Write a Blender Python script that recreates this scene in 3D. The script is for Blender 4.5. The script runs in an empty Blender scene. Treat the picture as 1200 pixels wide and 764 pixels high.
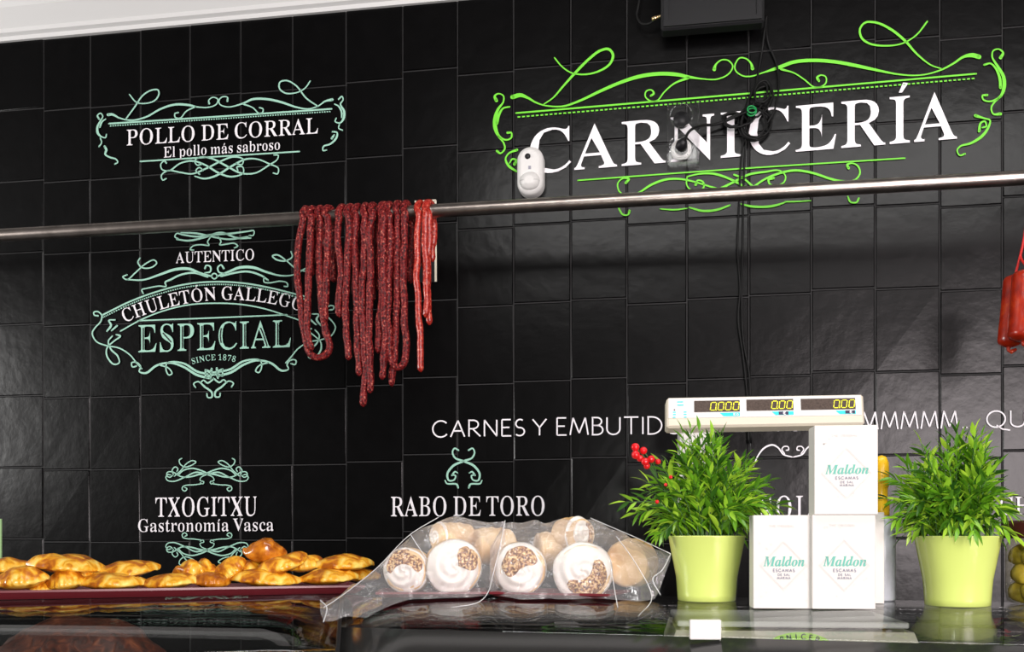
import bpy, math, random
from mathutils import Vector, Matrix, noise
from mathutils.geometry import tessellate_polygon

# ------------------------------------------------------------------ camera, light, exposure
F, CX, HY, H = 1200.0, 600.0, 630.0, 1.36      # focal length (px), centre column, horizon row, eye height
SC = bpy.context.scene
COL = SC.collection
cam_data = bpy.data.cameras.new('camera')
cam_data.sensor_width = 36.0
cam_data.lens = 36.0 * F / 1200.0
cam_data.shift_y = (HY - 382.0) / 1200.0
cam_data.clip_start = 0.05
cam = bpy.data.objects.new('camera', cam_data)
cam.location = (0, 0, H)
cam.rotation_euler = (math.pi / 2, 0, 0)
COL.objects.link(cam)
SC.camera = cam

SC.view_settings.view_transform = 'Standard'
SC.view_settings.look = 'None'
SC.view_settings.gamma = 1.0
SC.view_settings.use_curve_mapping = False
SC.view_settings.exposure = 0.0

world = bpy.data.worlds.new('world')
SC.world = world
world.use_nodes = True
world.node_tree.nodes['Background'].inputs[0].default_value = (1.0, 0.97, 0.95, 1)
world.node_tree.nodes['Background'].inputs[1].default_value = 0.10


def lamp(name, kind, loc, energy, color=(1, 1, 1), target=None, **kw):
    l = bpy.data.lights.new(name, kind)
    l.energy = energy
    l.color = color
    for k_, v_ in kw.items():
        setattr(l, k_, v_)
    o = bpy.data.objects.new(name, l)
    o.location = loc
    if target is not None:
        o.rotation_euler = (Vector(target) - Vector(loc)).to_track_quat('-Z', 'Y').to_euler()
    COL.objects.link(o)
    return o


# the photographer's flash, the ceiling lamps of the shop, the street window to the right behind, and an added left fill
lamp('flash', 'POINT', (0.06, -0.02, H + 0.11), 42.0, (1.0, 0.99, 0.95), shadow_soft_size=0.035)
lamp('ceiling_light', 'AREA', (0.5, 1.2, 3.05), 30.0, (1.0, 0.98, 0.96), (0.45, 3.1, 1.7), shape='RECTANGLE', size=2.6, size_y=0.4)
lamp('window_light', 'AREA', (1.85, -2.5, 1.8), 225.0, (1.0, 0.89, 0.90), (1.1, 3.0, 1.5), shape='RECTANGLE', size=1.9, size_y=1.5)
lamp('left_fill_light', 'AREA', (-4.45, 2.0, 2.1), 108.0, (1.0, 0.98, 0.96), (-0.5, 3.2, 1.9), shape='RECTANGLE', size=1.2, size_y=0.8)  # added unseen fill lamp, brightens the left lettering and cornice

# ------------------------------------------------------------------ geometry helpers
KW, D0 = 0.174, 3.2                              # the back wall: depth 3.2 at the centre, nearer to the right
KN = math.sqrt(1 + KW * KW)
WN = Vector((-KW, -1, 0)) / KN                   # wall normal, towards the room
WU = Vector((1, -KW, 0)) / KN                    # along the wall


def P(x, y, d):
    return Vector(((x - CX) / F * d, d, H + (HY - y) / F * d))


def wall_pt(x, y, off=0.004):
    return P(x, y, D0 / (1 + KW * (x - CX) / F)) + WN * off


class MB:
    """collects vertices and faces of one mesh"""
    def __init__(self):
        self.v = []; self.f = []; self.m = []; self.s = []

    def add(self, vs, fs, mat=0, smooth=False):
        b = len(self.v)
        self.v += [Vector(p) for p in vs]
        for f in fs:
            self.f.append([b + i for i in f]); self.m.append(mat); self.s.append(smooth)
        return b

    def box(self, lo, hi, mat=0, M=None, bev=0.0):
        x0, y0, z0 = lo; x1, y1, z1 = hi
        if bev <= 0:
            vs = [(x, y, z) for z in (z0, z1) for y in (y0, y1) for x in (x0, x1)]
            fs = [(0, 2, 3, 1), (4, 5, 7, 6), (0, 1, 5, 4), (2, 6, 7, 3), (0, 4, 6, 2), (1, 3, 7, 5)]
        else:
            vs = []; idx = {}
            for sx in (0, 1):
                for sy in (0, 1):
                    for sz in (0, 1):
                        c = [(x0, x1)[sx], (y0, y1)[sy], (z0, z1)[sz]]
                        i_ = [bev, -bev]
                        for ax in range(3):
                            p = list(c)
                            for a2 in range(3):
                                if a2 != ax:
                                    p[a2] += i_[(sx, sy, sz)[a2]]
                            idx[(sx, sy, sz, ax)] = len(vs); vs.append(p)
            fs = []
            for ax in range(3):
                o1, o2 = [a for a in range(3) if a != ax]
                for s in (0, 1):
                    q = []
                    for (a, b) in ((0, 0), (1, 0), (1, 1), (0, 1)):
                        k = [0, 0, 0]; k[ax] = s; k[o1] = a; k[o2] = b
                        q.append(idx[(k[0], k[1], k[2], ax)])
                    if (s == 1) == (ax == 1): q = q[::-1]
                    fs.append(q)
            for ax in range(3):               # edges along ax
                o1, o2 = [a for a in range(3) if a != ax]
                for a in (0, 1):
                    for b in (0, 1):
                        k0 = [0, 0, 0]; k0[o1] = a; k0[o2] = b; k1 = list(k0); k1[ax] = 1
                        fs.append([idx[(*k0, o1)], idx[(*k1, o1)], idx[(*k1, o2)], idx[(*k0, o2)]])
            for sx in (0, 1):
                for sy in (0, 1):
                    for sz in (0, 1):
                        fs.append([idx[(sx, sy, sz, a)] for a in range(3)])
        if M is not None:
            vs = [M @ Vector(p) for p in vs]
        self.add(vs, fs, mat)

    def tube(self, pts, rad, n=10, mat=0, caps=True, squash=None):
        pts = [Vector(p) for p in pts]
        N = len(pts)
        rads = rad if isinstance(rad, (list, tuple)) else [rad] * N
        up = None; vs = []
        for i in range(N):
            t = (pts[min(i + 1, N - 1)] - pts[max(i - 1, 0)])
            if t.length < 1e-9: t = Vector((0, 0, 1))
            t.normalize()
            if up is None:
                up = Vector((0, 0, 1)) if abs(t.z) < 0.9 else Vector((0, -1, 0))
            a = up - t * up.dot(t)
            if a.length < 1e-6: a = t.orthogonal()
            a.normalize(); up = a
            b = t.cross(a)
            for k in range(n):
                an = 2 * math.pi * k / n
                vs.append(pts[i] + (a * math.cos(an) + b * math.sin(an)) * rads[i])
        fs = []
        for i in range(N - 1):
            for k in range(n):
                k2 = (k + 1) % n
                fs.append((i * n + k, i * n + k2, (i + 1) * n + k2, (i + 1) * n + k))
        if caps:
            fs.append(tuple(range(n))[::-1]); fs.append(tuple((N - 1) * n + k for k in range(n)))
        self.add(vs, fs, mat, True)

    def lathe(self, prof, o=(0, 0, 0), n=40, mat=0, M=None, smooth=True):
        o = Vector(o); vs = []
        for (r, z) in prof:
            for k in range(n):
                a = 2 * math.pi * k / n
                p = Vector((r * math.cos(a), r * math.sin(a), z))
                vs.append((M @ p if M is not None else p) + o)
        fs = []
        for i in range(len(prof) - 1):
            for k in range(n):
                k2 = (k + 1) % n
                fs.append((i * n + k, i * n + k2, (i + 1) * n + k2, (i + 1) * n + k))
        if prof[0][0] > 1e-6: fs.append(tuple(range(n))[::-1])
        if prof[-1][0] > 1e-6: fs.append(tuple((len(prof) - 1) * n + k for k in range(n)))
        self.add(vs, fs, mat, smooth)

    def sphere(self, c, r, nu=14, nv=9, mat=0, fn=None, M=None):
        c = Vector(c); r = Vector(r) if hasattr(r, '__len__') else Vector((r, r, r))
        vs = []
        for j in range(nv + 1):
            th = math.pi * j / nv
            for i in range(nu):
                ph = 2 * math.pi * i / nu
                p = Vector((math.sin(th) * math.cos(ph), math.sin(th) * math.sin(ph), math.cos(th)))
                if fn: p = p * fn(p)
                p = Vector((p.x * r.x, p.y * r.y, p.z * r.z))
                vs.append((M @ p if M is not None else p) + c)
        fs = [(j * nu + i, (j + 1) * nu + i, (j + 1) * nu + (i + 1) % nu, j * nu + (i + 1) % nu) for j in range(nv) for i in range(nu)]
        self.add(vs, fs, mat, True)

    def build(self, name, mats, parent=None):
        me = bpy.data.meshes.new(name)
        o0 = world_origin(parent)
        me.from_pydata([tuple(p - o0) for p in self.v], [], self.f)
        for m in (mats if isinstance(mats, (list, tuple)) else [mats]):
            me.materials.append(m)
        me.polygons.foreach_set('material_index', self.m)
        me.polygons.foreach_set('use_smooth', self.s)
        me.validate()
        me.update()
        ob = bpy.data.objects.new(name, me)
        COL.objects.link(ob)
        if parent is not None:
            ob.parent = parent
        return ob


def world_origin(o):
    v = Vector((0, 0, 0))
    while o is not None:
        v += o.location
        o = o.parent
    return v


def recenter(ob):
    """move the origin of a top-level mesh to the middle of its base"""
    me = ob.data
    xs = [v.co for v in me.vertices]
    c = Vector(((min(p.x for p in xs) + max(p.x for p in xs)) / 2, (min(p.y for p in xs) + max(p.y for p in xs)) / 2, min(p.z for p in xs)))
    for v in me.vertices: v.co -= c
    ob.location = c
    return ob


def tag(o, label, cat, group=None, kind=None):
    o['label'] = label; o['category'] = cat
    if group: o['group'] = group
    if kind: o['kind'] = kind
    return o


def thing(name, loc, label, cat, group=None):
    o = bpy.data.objects.new(name, None)
    o.empty_display_size = 0.05
    o.location = loc
    COL.objects.link(o)
    return tag(o, label, cat, group)


def struct(o):
    o['kind'] = 'structure'
    return o


def fix_normals(ob):
    import bmesh
    bm = bmesh.new(); bm.from_mesh(ob.data)
    bmesh.ops.recalc_face_normals(bm, faces=bm.faces)
    bm.to_mesh(ob.data); bm.free()
    return ob


def subsurf(ob, lv=1):
    m = ob.modifiers.new('smooth', 'SUBSURF'); m.levels = lv; m.render_levels = lv
    return ob


def spline(pts, n=6):
    """smooth curve through tuples of any length (first two or three numbers set the pace)"""
    if len(pts[0]) == 3 and len(pts) > 2:
        pts = [tuple(p) for p in pts]
        ext = [tuple(2 * a - b for a, b in zip(pts[0], pts[1]))] + pts + [tuple(2 * a - b for a, b in zip(pts[-1], pts[-2]))]
        out = []
        for i in range(1, len(ext) - 2):
            p0, p1, p2, p3 = ext[i - 1:i + 3]
            t = [0]
            for a, b in ((p0, p1), (p1, p2), (p2, p3)): t.append(t[-1] + max(1e-6, math.dist(a[:2], b[:2]) if abs(a[2]) > 3 or abs(b[2]) > 3 else math.dist(a, b)) ** .5)
            for k in range(n):
                x = t[1] + (t[2] - t[1]) * k / n
                L = lambda a, b, ta, tb: tuple((u * (tb - x) + v * (x - ta)) / (tb - ta) for u, v in zip(a, b))
                a1, a2, a3 = L(p0, p1, t[0], t[1]), L(p1, p2, t[1], t[2]), L(p2, p3, t[2], t[3])
                b1, b2 = L(a1, a2, t[0], t[2]), L(a2, a3, t[1], t[3])
                out.append(L(b1, b2, t[1], t[2]))
        out.append(pts[-1])
        return out
    out = []
    L = len(pts)
    for i in range(L - 1):
        p0, p1, p2, p3 = pts[max(i - 1, 0)], pts[i], pts[i + 1], pts[min(i + 2, L - 1)]
        for k in range(n):
            t = k / n
            out.append(tuple(0.5 * (2 * b + (c - a) * t + (2 * a - 5 * b + 4 * c - d) * t * t + (3 * b - a - 3 * c + d) * t ** 3)
                             for a, b, c, d in zip(p0, p1, p2, p3)))
    out.append(tuple(pts[-1]))
    return out


# letter outlines (1000 units = cap height): advance; contours
GLYPHS = {
'BA': '959;21,0 21,40 18,43 42,52 59,66 73,88 89,121 108,164 453,1024 456,1022 807,190 830,142 849,103 869,75 894,56 928,44 934,40 934,0 543,0 543,40 587,47 646,66 662,100 659,118 650,145 636,178 592,291 227,291 164,106 170,69 200,47 271,40 240,40 240,0|249,353 568,353 388,701',
'BB': '972;75,0 75,38 80,43 136,55 171,71 191,96 201,133 204,180 204,810 202,848 197,881 191,906 177,925 158,940 136,951 91,957 65,962 74,963 74,1000 484,1000 680,975 793,898 832,770 810,664 740,588 630,543 764,490 848,406 879,289 868,205 837,133 788,77 717,34 639,9 522,0|360,553 413,553 484,558 556,574 605,599 638,636 659,689 665,758 661,819 650,869 624,906 589,932 538,947 475,953 445,951 399,944 376,934 366,916 361,891 360,858|487,53 559,59 617,77 659,108 682,152 696,209 701,282 695,355 675,413 642,456 588,484 507,501 434,507 360,507 360,143 361,114 371,90 385,74 409,62 457,56',
'BC': '1028;563,-24 469,-16 399,6 325,44 260,94 204,156 159,230 126,313 105,403 97,501 105,599 126,689 160,771 201,844 255,904 324,956 402,993 473,1015 569,1022 640,1016 720,997 851,956 883,963 906,985 920,1022 943,1022 943,677 922,677 883,763 843,835 797,894 742,938 668,965 583,973 400,920 307,761 276,497 309,249 414,102 611,52 670,56 734,72 789,99 843,134 894,178 941,233 982,195 868,74 710,0',
'BD': '1088;84,0 84,38 86,43 137,52 173,65 191,87 199,119 202,164 202,822 199,873 187,912 169,937 129,951 75,960 72,963 72,1000 487,1000 649,985 764,942 862,870 929,771 974,647 988,500 936,223 770,56 501,0|488,53 594,65 673,103 733,165 778,252 802,364 810,503 778,752 680,901 490,951 457,948 409,942 380,931 368,912 361,883 360,845 360,158 361,121 368,93 380,75 407,62 456,56',
'BE': '971;71,0 71,37 78,40 136,49 170,65 192,88 202,124 205,171 205,810 202,866 191,907 172,935 132,950 78,960 75,963 75,1000 873,1000 873,702 842,702 824,785 792,848 753,892 695,922 606,940 509,945 425,941 397,935 384,926 370,916 364,900 363,879 361,853 361,540 425,540 485,546 539,562 571,591 597,631 618,687 633,758 628,758 628,260 631,260 624,314 614,360 600,398 581,428 562,451 536,469 494,479 454,487 361,488 361,147 364,115 371,91 391,77 424,68 469,62 506,60 574,63 634,71 701,86 745,105 785,131 817,165 847,205 876,255 903,314 936,314 875,0',
'BG': '1115;588,-22 487,-15 409,7 330,43 261,91 205,153 163,226 129,308 108,401 100,503 108,602 129,692 163,773 205,845 259,906 326,956 402,993 472,1015 565,1022 643,1016 726,999 811,968 868,959 881,965 891,973 920,1022 944,1022 944,676 922,676 898,733 872,785 845,832 817,873 781,907 745,937 695,957 634,969 587,973 404,920 311,763 280,500 289,358 315,240 362,149 425,81 505,41 605,28 655,31 714,43 754,60 775,84 789,117 792,156 792,280 789,322 777,353 755,375 714,388 658,397 645,400 645,435 1059,435 1059,400 1056,397 1002,388 969,375 951,354 943,323 940,282 940,63 850,16 720,-13',
'BH': '1149;74,0 74,38 80,43 136,53 171,69 191,94 201,130 204,177 204,832 200,875 190,907 171,931 136,947 80,957 75,963 75,1000 491,1000 491,963 497,960 471,954 429,948 406,940 384,928 372,912 365,891 361,864 360,832 360,550 791,550 791,832 789,864 786,891 779,912 769,928 746,940 723,948 681,954 653,960 659,963 659,1000 1074,1000 1074,963 1068,957 1012,947 977,932 960,909 950,876 947,832 947,177 950,133 960,97 979,72 1011,55 1069,43 1074,38 1074,0 659,0 659,38 664,43 720,53 756,68 778,91 788,127 791,177 791,485 360,485 360,177 363,130 373,94 392,69 427,53 485,43 491,38 491,0',
'BI': '572;69,0 69,38 74,46 129,56 165,71 190,93 202,124 205,165 205,850 202,889 192,919 171,940 133,951 78,959 69,963 69,1000 497,1000 497,963 490,959 436,951 399,940 377,919 364,889 361,850 361,170 363,142 366,117 373,97 385,81 405,68 434,58 475,50 504,43 500,38 500,0',
'BL': '937;74,0 74,38 80,43 136,53 171,69 191,94 201,130 204,177 204,832 201,876 190,910 171,934 135,948 80,959 75,963 75,1000 509,1000 509,963 512,962 482,959 441,953 411,944 390,931 375,914 366,892 361,866 360,832 360,181 361,150 363,124 368,103 378,87 397,77 422,69 457,63 482,62 513,60 580,63 640,72 705,87 746,109 784,137 815,176 844,220 872,276 898,339 931,339 875,0',
'BM': '1392;71,0 71,38 75,43 121,53 142,69 153,93 162,128 165,174 165,839 203,869 200,894 193,913 180,928 159,940 138,950 94,956 66,960 72,963 72,1000 369,1000 696,313 987,1000 1316,1000 1316,963 1313,957 1257,945 1225,929 1203,906 1193,873 1190,830 1190,187 1192,149 1195,118 1202,94 1213,75 1230,60 1258,52 1298,44 1323,40 1314,38 1314,0 909,0 909,38 901,43 928,47 971,55 994,65 1016,78 1027,97 1034,119 1037,149 1038,183 1038,876 633,0 630,0 232,854 232,176 235,125 243,88 255,65 278,50 324,41 332,38 332,0',
'BN': '1084;916,-24 235,768 235,173 237,127 245,91 255,68 274,53 319,43 326,38 326,0 80,0 80,38 72,40 97,44 129,52 144,60 153,74 158,91 162,112 165,140 167,173 167,853 155,904 124,938 106,951 80,963 80,1000 313,1000 858,370 858,829 857,861 854,888 850,910 845,926 833,938 820,948 788,954 761,959 767,963 767,1000 1013,1000 1013,963 1007,959 964,948 945,934 937,909 929,875 926,827 926,-24',
'BO': '1153;572,-24 501,-19 434,-6 387,16 327,46 276,83 231,127 192,177 163,233 137,294 117,358 105,428 100,500 105,572 117,640 137,706 163,767 193,822 230,873 277,916 330,954 391,984 440,1006 509,1019 583,1024 653,1019 721,1006 767,985 827,956 878,919 923,876 961,826 991,770 1018,709 1038,643 1050,574 1055,500 1050,428 1038,358 1018,294 991,233 960,177 923,127 876,83 824,46 764,16 714,-6 645,-19|593,27 751,80 841,237 873,500 866,643 840,761 794,854 734,920 662,960 559,973 402,920 312,763 279,500 286,358 312,240 360,147 420,80 490,40',
'BP': '917;74,0 74,38 80,43 136,53 171,69 191,94 201,130 204,177 204,832 200,875 190,907 171,931 136,947 80,957 75,963 75,1000 469,1000 583,996 673,985 719,966 760,941 793,910 821,873 841,830 854,782 859,729 848,650 821,584 776,528 713,485 642,460 531,451 360,451 360,177 363,130 373,94 392,69 427,53 485,43 491,38 491,0|360,504 442,504 509,510 582,527 632,555 659,596 677,652 681,723 677,792 664,850 641,892 600,923 545,941 475,947 448,945 407,940 383,931 369,917 361,898 360,875',
'BR': '1038;74,0 74,38 80,43 136,53 171,69 191,94 201,130 204,177 204,832 200,875 190,907 171,931 136,947 80,957 75,963 75,1000 476,1000 612,993 706,971 781,935 832,883 865,817 877,735 852,627 786,546 659,491 915,111 964,56 986,46 1028,40 1011,38 1015,0 777,0 476,466 360,466 360,177 363,130 373,94 392,69 427,53 485,43 491,38 491,0|360,513 447,513 516,519 596,537 648,568 681,611 700,667 706,737 687,854 621,923 493,947 459,945 411,938 380,928 368,910 361,883 360,847',
'BS': '857;104,-24 104,347 137,347 165,249 198,170 234,109 281,66 345,41 432,32 484,38 539,53 579,80 608,112 625,152 634,196 625,257 587,308 516,351 376,419 302,462 245,507 203,555 173,606 156,664 136,729 132,786 140,838 158,885 186,925 219,959 266,987 316,1007 351,1019 406,1024 437,1022 469,1019 504,1013 540,1006 580,996 640,979 658,976 680,982 695,997 704,1024 735,1024 735,701 708,701 692,754 671,801 647,845 623,883 594,916 563,942 523,962 468,972 426,976 379,972 332,959 298,937 271,907 255,873 248,835 249,798 259,767 279,739 308,714 347,689 396,665 538,599 591,571 635,541 669,512 694,481 715,447 731,413 741,376 746,336 758,292 761,232 749,177 729,127 696,83 656,47 599,18 544,-4 493,-18 422,-22 323,-13 134,-24',
'BT': '929;242,0 242,38 249,41 307,52 346,68 367,93 379,130 382,177 382,951 327,951 255,944 183,922 138,886 105,836 78,773 63,698 27,698 27,1000 898,1000 898,696 864,696 823,838 740,923 590,951 538,951 538,177 541,128 553,91 574,66 611,50 670,41 680,38 680,0',
'BU': '1081;544,-28 422,-18 346,12 283,63 239,134 211,227 201,341 201,832 198,875 187,907 168,931 133,947 77,957 72,963 72,1000 488,1000 488,963 494,960 466,954 428,948 401,940 379,928 367,912 362,891 358,864 357,832 357,307 363,227 380,162 412,114 458,77 524,56 603,49 748,83 833,183 861,350 861,830 858,873 851,907 840,931 818,945 771,957 761,963 761,1000 1001,1000 1001,963 989,956 960,942 946,926 937,903 931,870 928,830 928,398 917,260 886,150 832,71 736,16 664,-18',
'BV': '940;503,-28 134,836 117,870 99,898 84,923 57,942 21,956 9,963 9,1000 423,1000 423,963 422,962 389,957 344,950 314,938 298,920 295,900 297,882 306,858 317,830 568,314 764,829 773,854 777,878 780,898 781,920 775,937 762,948 727,956 696,960 696,963 696,1000 931,1000 931,963 942,960 906,953 889,940 875,917 858,885 839,841 504,-28',
'BX': '1034;65,0 65,38 100,50 150,86 198,146 425,457 204,848 180,882 157,912 134,934 106,950 77,960 75,963 71,1000 496,1000 496,963 503,963 435,957 388,940 378,912 381,895 393,876 408,853 548,636 706,820 728,855 744,885 752,909 749,938 715,956 683,963 683,1000 966,1000 966,963 957,959 906,948 876,929 848,901 816,864 783,820 617,581 874,125 892,99 912,78 929,60 952,49 977,41 979,38 979,0 563,0 563,38 534,38 610,44 662,62 676,90 672,112 660,140 638,174 494,401 302,177 284,150 272,124 265,99 269,65 305,46 342,38 342,0',
'Ba': '755;559,-22 515,-12 483,22 477,77 346,24 277,-9 209,-19 162,-15 145,0 120,25 101,58 88,96 81,139 87,199 109,254 153,299 224,339 321,379 471,417 469,529 464,568 453,597 435,621 407,636 360,646 324,649 266,643 228,628 217,602 240,544 237,525 239,507 239,482 238,462 233,444 213,429 196,422 170,419 142,422 119,431 109,447 106,466 105,491 102,519 100,553 103,583 117,612 143,637 181,658 224,676 252,689 302,696 355,699 450,693 504,674 555,642 586,596 605,535 609,462 608,137 670,91 689,60 657,15 607,-13|332,74 347,75 380,81 405,90 428,103 448,119 472,139 472,372 326,332 256,270 227,184 230,122 259,86',
'Bb': '792;130,-25 130,853 129,894 125,923 117,941 94,953 46,960 58,965 58,1000 268,1000 268,612 379,661 430,689 485,699 535,695 562,680 598,656 630,624 661,586 684,538 702,485 711,428 715,364 712,292 701,226 684,165 658,111 622,65 579,28 521,0 484,-16 422,-22 372,-13 297,15 230,62 116,-25|401,31 461,40 503,65 531,108 552,170 568,251 574,351 571,434 559,500 540,552 511,587 468,608 404,615 382,612 342,605 313,593 289,575 276,555 268,531 268,150 277,84 316,44',
'Bc': '645;342,-22 288,-18 256,-1 215,24 178,58 146,100 120,149 97,205 83,264 77,329 79,398 90,462 108,521 136,572 174,615 221,652 282,678 322,695 383,701 450,696 485,680 535,655 565,621 581,583 583,538 583,513 582,491 578,473 561,459 544,451 519,448 482,460 456,494 456,550 455,596 446,627 419,646 365,652 287,625 241,546 218,412 218,313 234,232 265,168 312,121 371,93 448,84 500,93 549,117 596,158 625,133 540,47 431,-4',
'Be': '661;338,-22 283,-18 251,-1 211,24 175,58 144,99 119,150 99,209 86,274 81,345 81,412 90,472 105,528 130,577 163,619 203,653 258,678 291,695 345,699 408,690 483,662 537,615 573,552 590,473 595,381 581,364 218,364 240,214 306,122 438,93 494,103 546,136 593,189 625,159 545,59 429,-1|221,422 468,422 466,472 461,528 449,574 437,609 418,633 391,647 347,652 282,630 245,560 225,447',
'Bi': '435;221,795 193,798 167,810 155,827 149,850 148,876 149,906 148,935 149,962 155,985 166,1003 193,1015 221,1018 250,1015 276,1003 288,985 293,962 295,935 294,906 295,876 293,850 287,827 274,810 250,798|80,0 80,35 81,38 108,46 136,56 145,71 150,93 151,122 151,553 150,586 146,609 140,625 114,636 71,642 84,645 86,681 290,681 290,122 291,94 294,74 303,58 325,47 356,40 355,35 355,0',
'Bl': '438;80,0 80,35 81,38 108,46 136,56 145,71 150,93 151,122 151,873 150,903 146,926 140,942 120,954 87,962 84,965 84,1000 290,1000 290,122 291,94 294,74 303,58 325,47 356,40 355,35 355,0',
'Bm': '1217;80,0 80,35 65,38 110,46 134,56 144,72 149,94 150,122 150,556 150,584 144,606 134,624 113,636 82,643 81,646 81,681 282,681 282,581 409,646 467,686 521,699 585,686 633,643 668,574 795,643 857,686 917,699 991,673 1053,594 1073,465 1071,122 1072,94 1076,72 1087,58 1105,46 1138,38 1137,35 1137,0 869,0 869,35 869,38 898,46 920,58 930,74 934,96 935,122 934,476 931,513 927,543 919,566 903,583 874,593 829,596 788,587 748,562 678,521 678,122 679,96 683,74 692,58 711,46 741,38 742,35 742,0 478,0 478,35 478,38 507,46 529,58 538,74 542,96 543,122 543,476 542,513 540,543 531,566 514,583 483,593 438,596 371,587 324,560 286,516 286,122 288,96 291,74 299,59 318,47 349,40 350,35 350,0',
'Bn': '836;80,0 80,35 65,38 110,46 134,56 144,72 150,94 151,122 151,556 150,584 145,606 135,624 113,636 82,643 81,646 81,681 285,681 285,587 412,649 473,687 534,699 609,673 671,594 692,465 690,122 691,94 694,72 706,58 727,46 759,38 758,35 758,0 484,0 484,35 454,35 520,46 546,74 552,122 551,476 549,513 544,543 536,566 520,583 491,593 445,596 379,587 331,560 289,516 289,122 290,94 293,72 305,58 323,46 356,38 355,35 355,0',
'Bo': '739;370,-22 308,-16 269,-1 210,25 165,60 131,103 106,155 89,211 81,273 78,338 81,406 90,468 107,525 131,575 164,618 209,653 268,678 307,695 369,699 431,695 469,678 528,653 572,619 606,577 631,527 647,469 657,407 660,338 657,270 648,208 632,150 606,100 571,58 529,24 471,-1 432,-18|370,25 417,32 452,52 477,86 487,109 498,140 507,178 512,224 517,277 519,338 510,453 494,538 474,594 449,628 415,649 370,656 323,649 288,628 264,594 244,538 228,453 220,339 221,279 227,226 233,180 242,140 253,109 263,86 289,52 324,32',
'Bp': '816;78,-305 78,-271 59,-270 91,-264 117,-258 133,-248 144,-236 148,-221 151,-140 151,534 148,574 143,603 135,622 115,633 85,642 83,647 83,681 275,681 275,577 397,646 451,687 506,701 556,696 581,680 616,655 650,621 681,580 704,531 720,475 729,416 732,351 729,282 720,218 704,159 680,106 650,62 613,27 575,-1 550,-16 499,-22 447,-12 398,19 289,71 289,-127 290,-164 292,-193 295,-217 304,-235 321,-249 347,-258 385,-264 407,-268 394,-270 394,-305|429,62 491,69 529,91 557,130 574,184 587,254 591,339 588,422 577,490 562,544 538,581 498,603 437,611 394,600 357,569 289,516 289,150 316,102 361,72',
'Br': '631;80,0 80,35 81,38 108,46 136,56 146,71 151,93 152,122 150,553 148,586 144,611 136,627 114,636 71,642 84,645 86,681 283,681 283,553 381,597 408,633 428,662 458,683 479,695 512,699 548,696 578,684 587,668 589,645 593,617 596,584 607,558 607,534 602,515 591,500 569,491 544,488 521,490 501,497 493,507 461,560 446,568 414,571 394,566 375,553 320,531 302,500 293,465 291,422 291,122 293,93 298,71 320,56 347,46 397,38 394,35 394,0',
'Bs': '633;332,-22 291,-18 242,-7 161,19 140,15 124,1 112,-19 83,-19 83,232 117,232 134,174 158,125 186,86 218,56 257,38 308,32 342,35 378,44 402,59 420,78 432,100 435,128 430,167 405,201 361,230 254,285 212,311 178,341 153,372 136,406 125,442 105,484 103,543 119,594 152,639 206,673 253,693 310,701 468,670 482,673 496,683 506,701 532,701 532,487 501,487 484,535 460,577 435,609 406,631 372,646 327,650 298,647 268,640 246,628 231,611 220,591 216,569 217,547 222,528 235,510 253,494 275,479 303,465 401,416 442,391 474,363 496,333 512,298 521,257 544,208 544,142 525,86 492,40 430,6 397,-15',
'Bt': '501;271,-21 218,-16 200,-1 178,24 162,58 147,102 142,156 142,612 84,612 84,658 122,712 164,763 199,811 230,854 260,894 283,931 303,931 303,681 416,681 416,612 281,612 281,180 282,152 285,130 294,112 305,99 332,91 369,88 401,97 429,122 453,164 488,145 434,53 337,-3',
'B1': '824;183,0 183,78 264,78 288,81 330,87 354,99 369,117 375,142 376,174 376,913 279,870 248,833 226,802 205,779 176,764 147,760 125,763 105,773 96,789 94,811 96,838 101,869 93,878 136,889 175,904 222,923 266,950 312,982 415,1059 519,1059 519,174 520,146 524,122 536,103 557,90 591,81 633,78 712,78 712,0',
'B7': '824;253,0 645,892 248,892 195,883 169,858 158,817 149,743 105,743 112,1053 736,1053 766,981 360,0',
'B8': '824;403,-15 326,-10 258,3 220,24 178,52 141,86 113,127 93,171 81,218 77,268 83,329 101,381 131,425 169,463 223,499 283,532 233,568 191,608 160,649 136,695 120,745 113,799 115,845 126,888 142,931 166,968 200,1001 239,1029 274,1050 342,1063 420,1068 516,1060 573,1035 628,996 671,942 697,881 706,810 701,755 686,708 661,670 624,636 570,603 516,571 592,528 650,484 691,438 718,389 738,336 747,279 737,193 706,121 655,63 586,19 513,-6|460,621 496,643 526,668 550,696 566,729 575,767 578,813 576,841 570,867 563,894 547,917 532,940 511,957 484,971 441,979 412,982 358,976 318,962 288,935 268,901 255,861 251,817 255,770 269,730 296,699 332,671 377,646|410,69 473,75 520,93 560,121 586,159 604,204 609,254 604,299 588,339 556,375 508,406 450,440 340,473 306,450 275,422 248,391 226,354 215,311 211,263 215,209 233,162 261,124 299,93 347,75',
'IM': '1289;403,-27 315,795 169,178 162,148 158,123 156,103 158,84 162,68 173,58 188,48 211,43 251,37 250,-3 -86,-3 -87,37 -49,41 -26,44 -9,51 5,59 18,73 29,93 42,117 53,149 64,189 231,811 236,839 241,864 242,885 240,905 235,920 227,932 211,940 187,946 147,951 148,993 502,993 580,291 1023,994 1375,993 1376,951 1338,947 1316,943 1298,937 1283,927 1271,914 1260,895 1248,871 1236,839 1225,801 1059,179 1047,104 1054,70 1082,50 1144,37 1142,-3 660,-3 660,37 698,41 721,46 740,53 754,62 765,76 811,189 994,821 462,-28',
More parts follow.
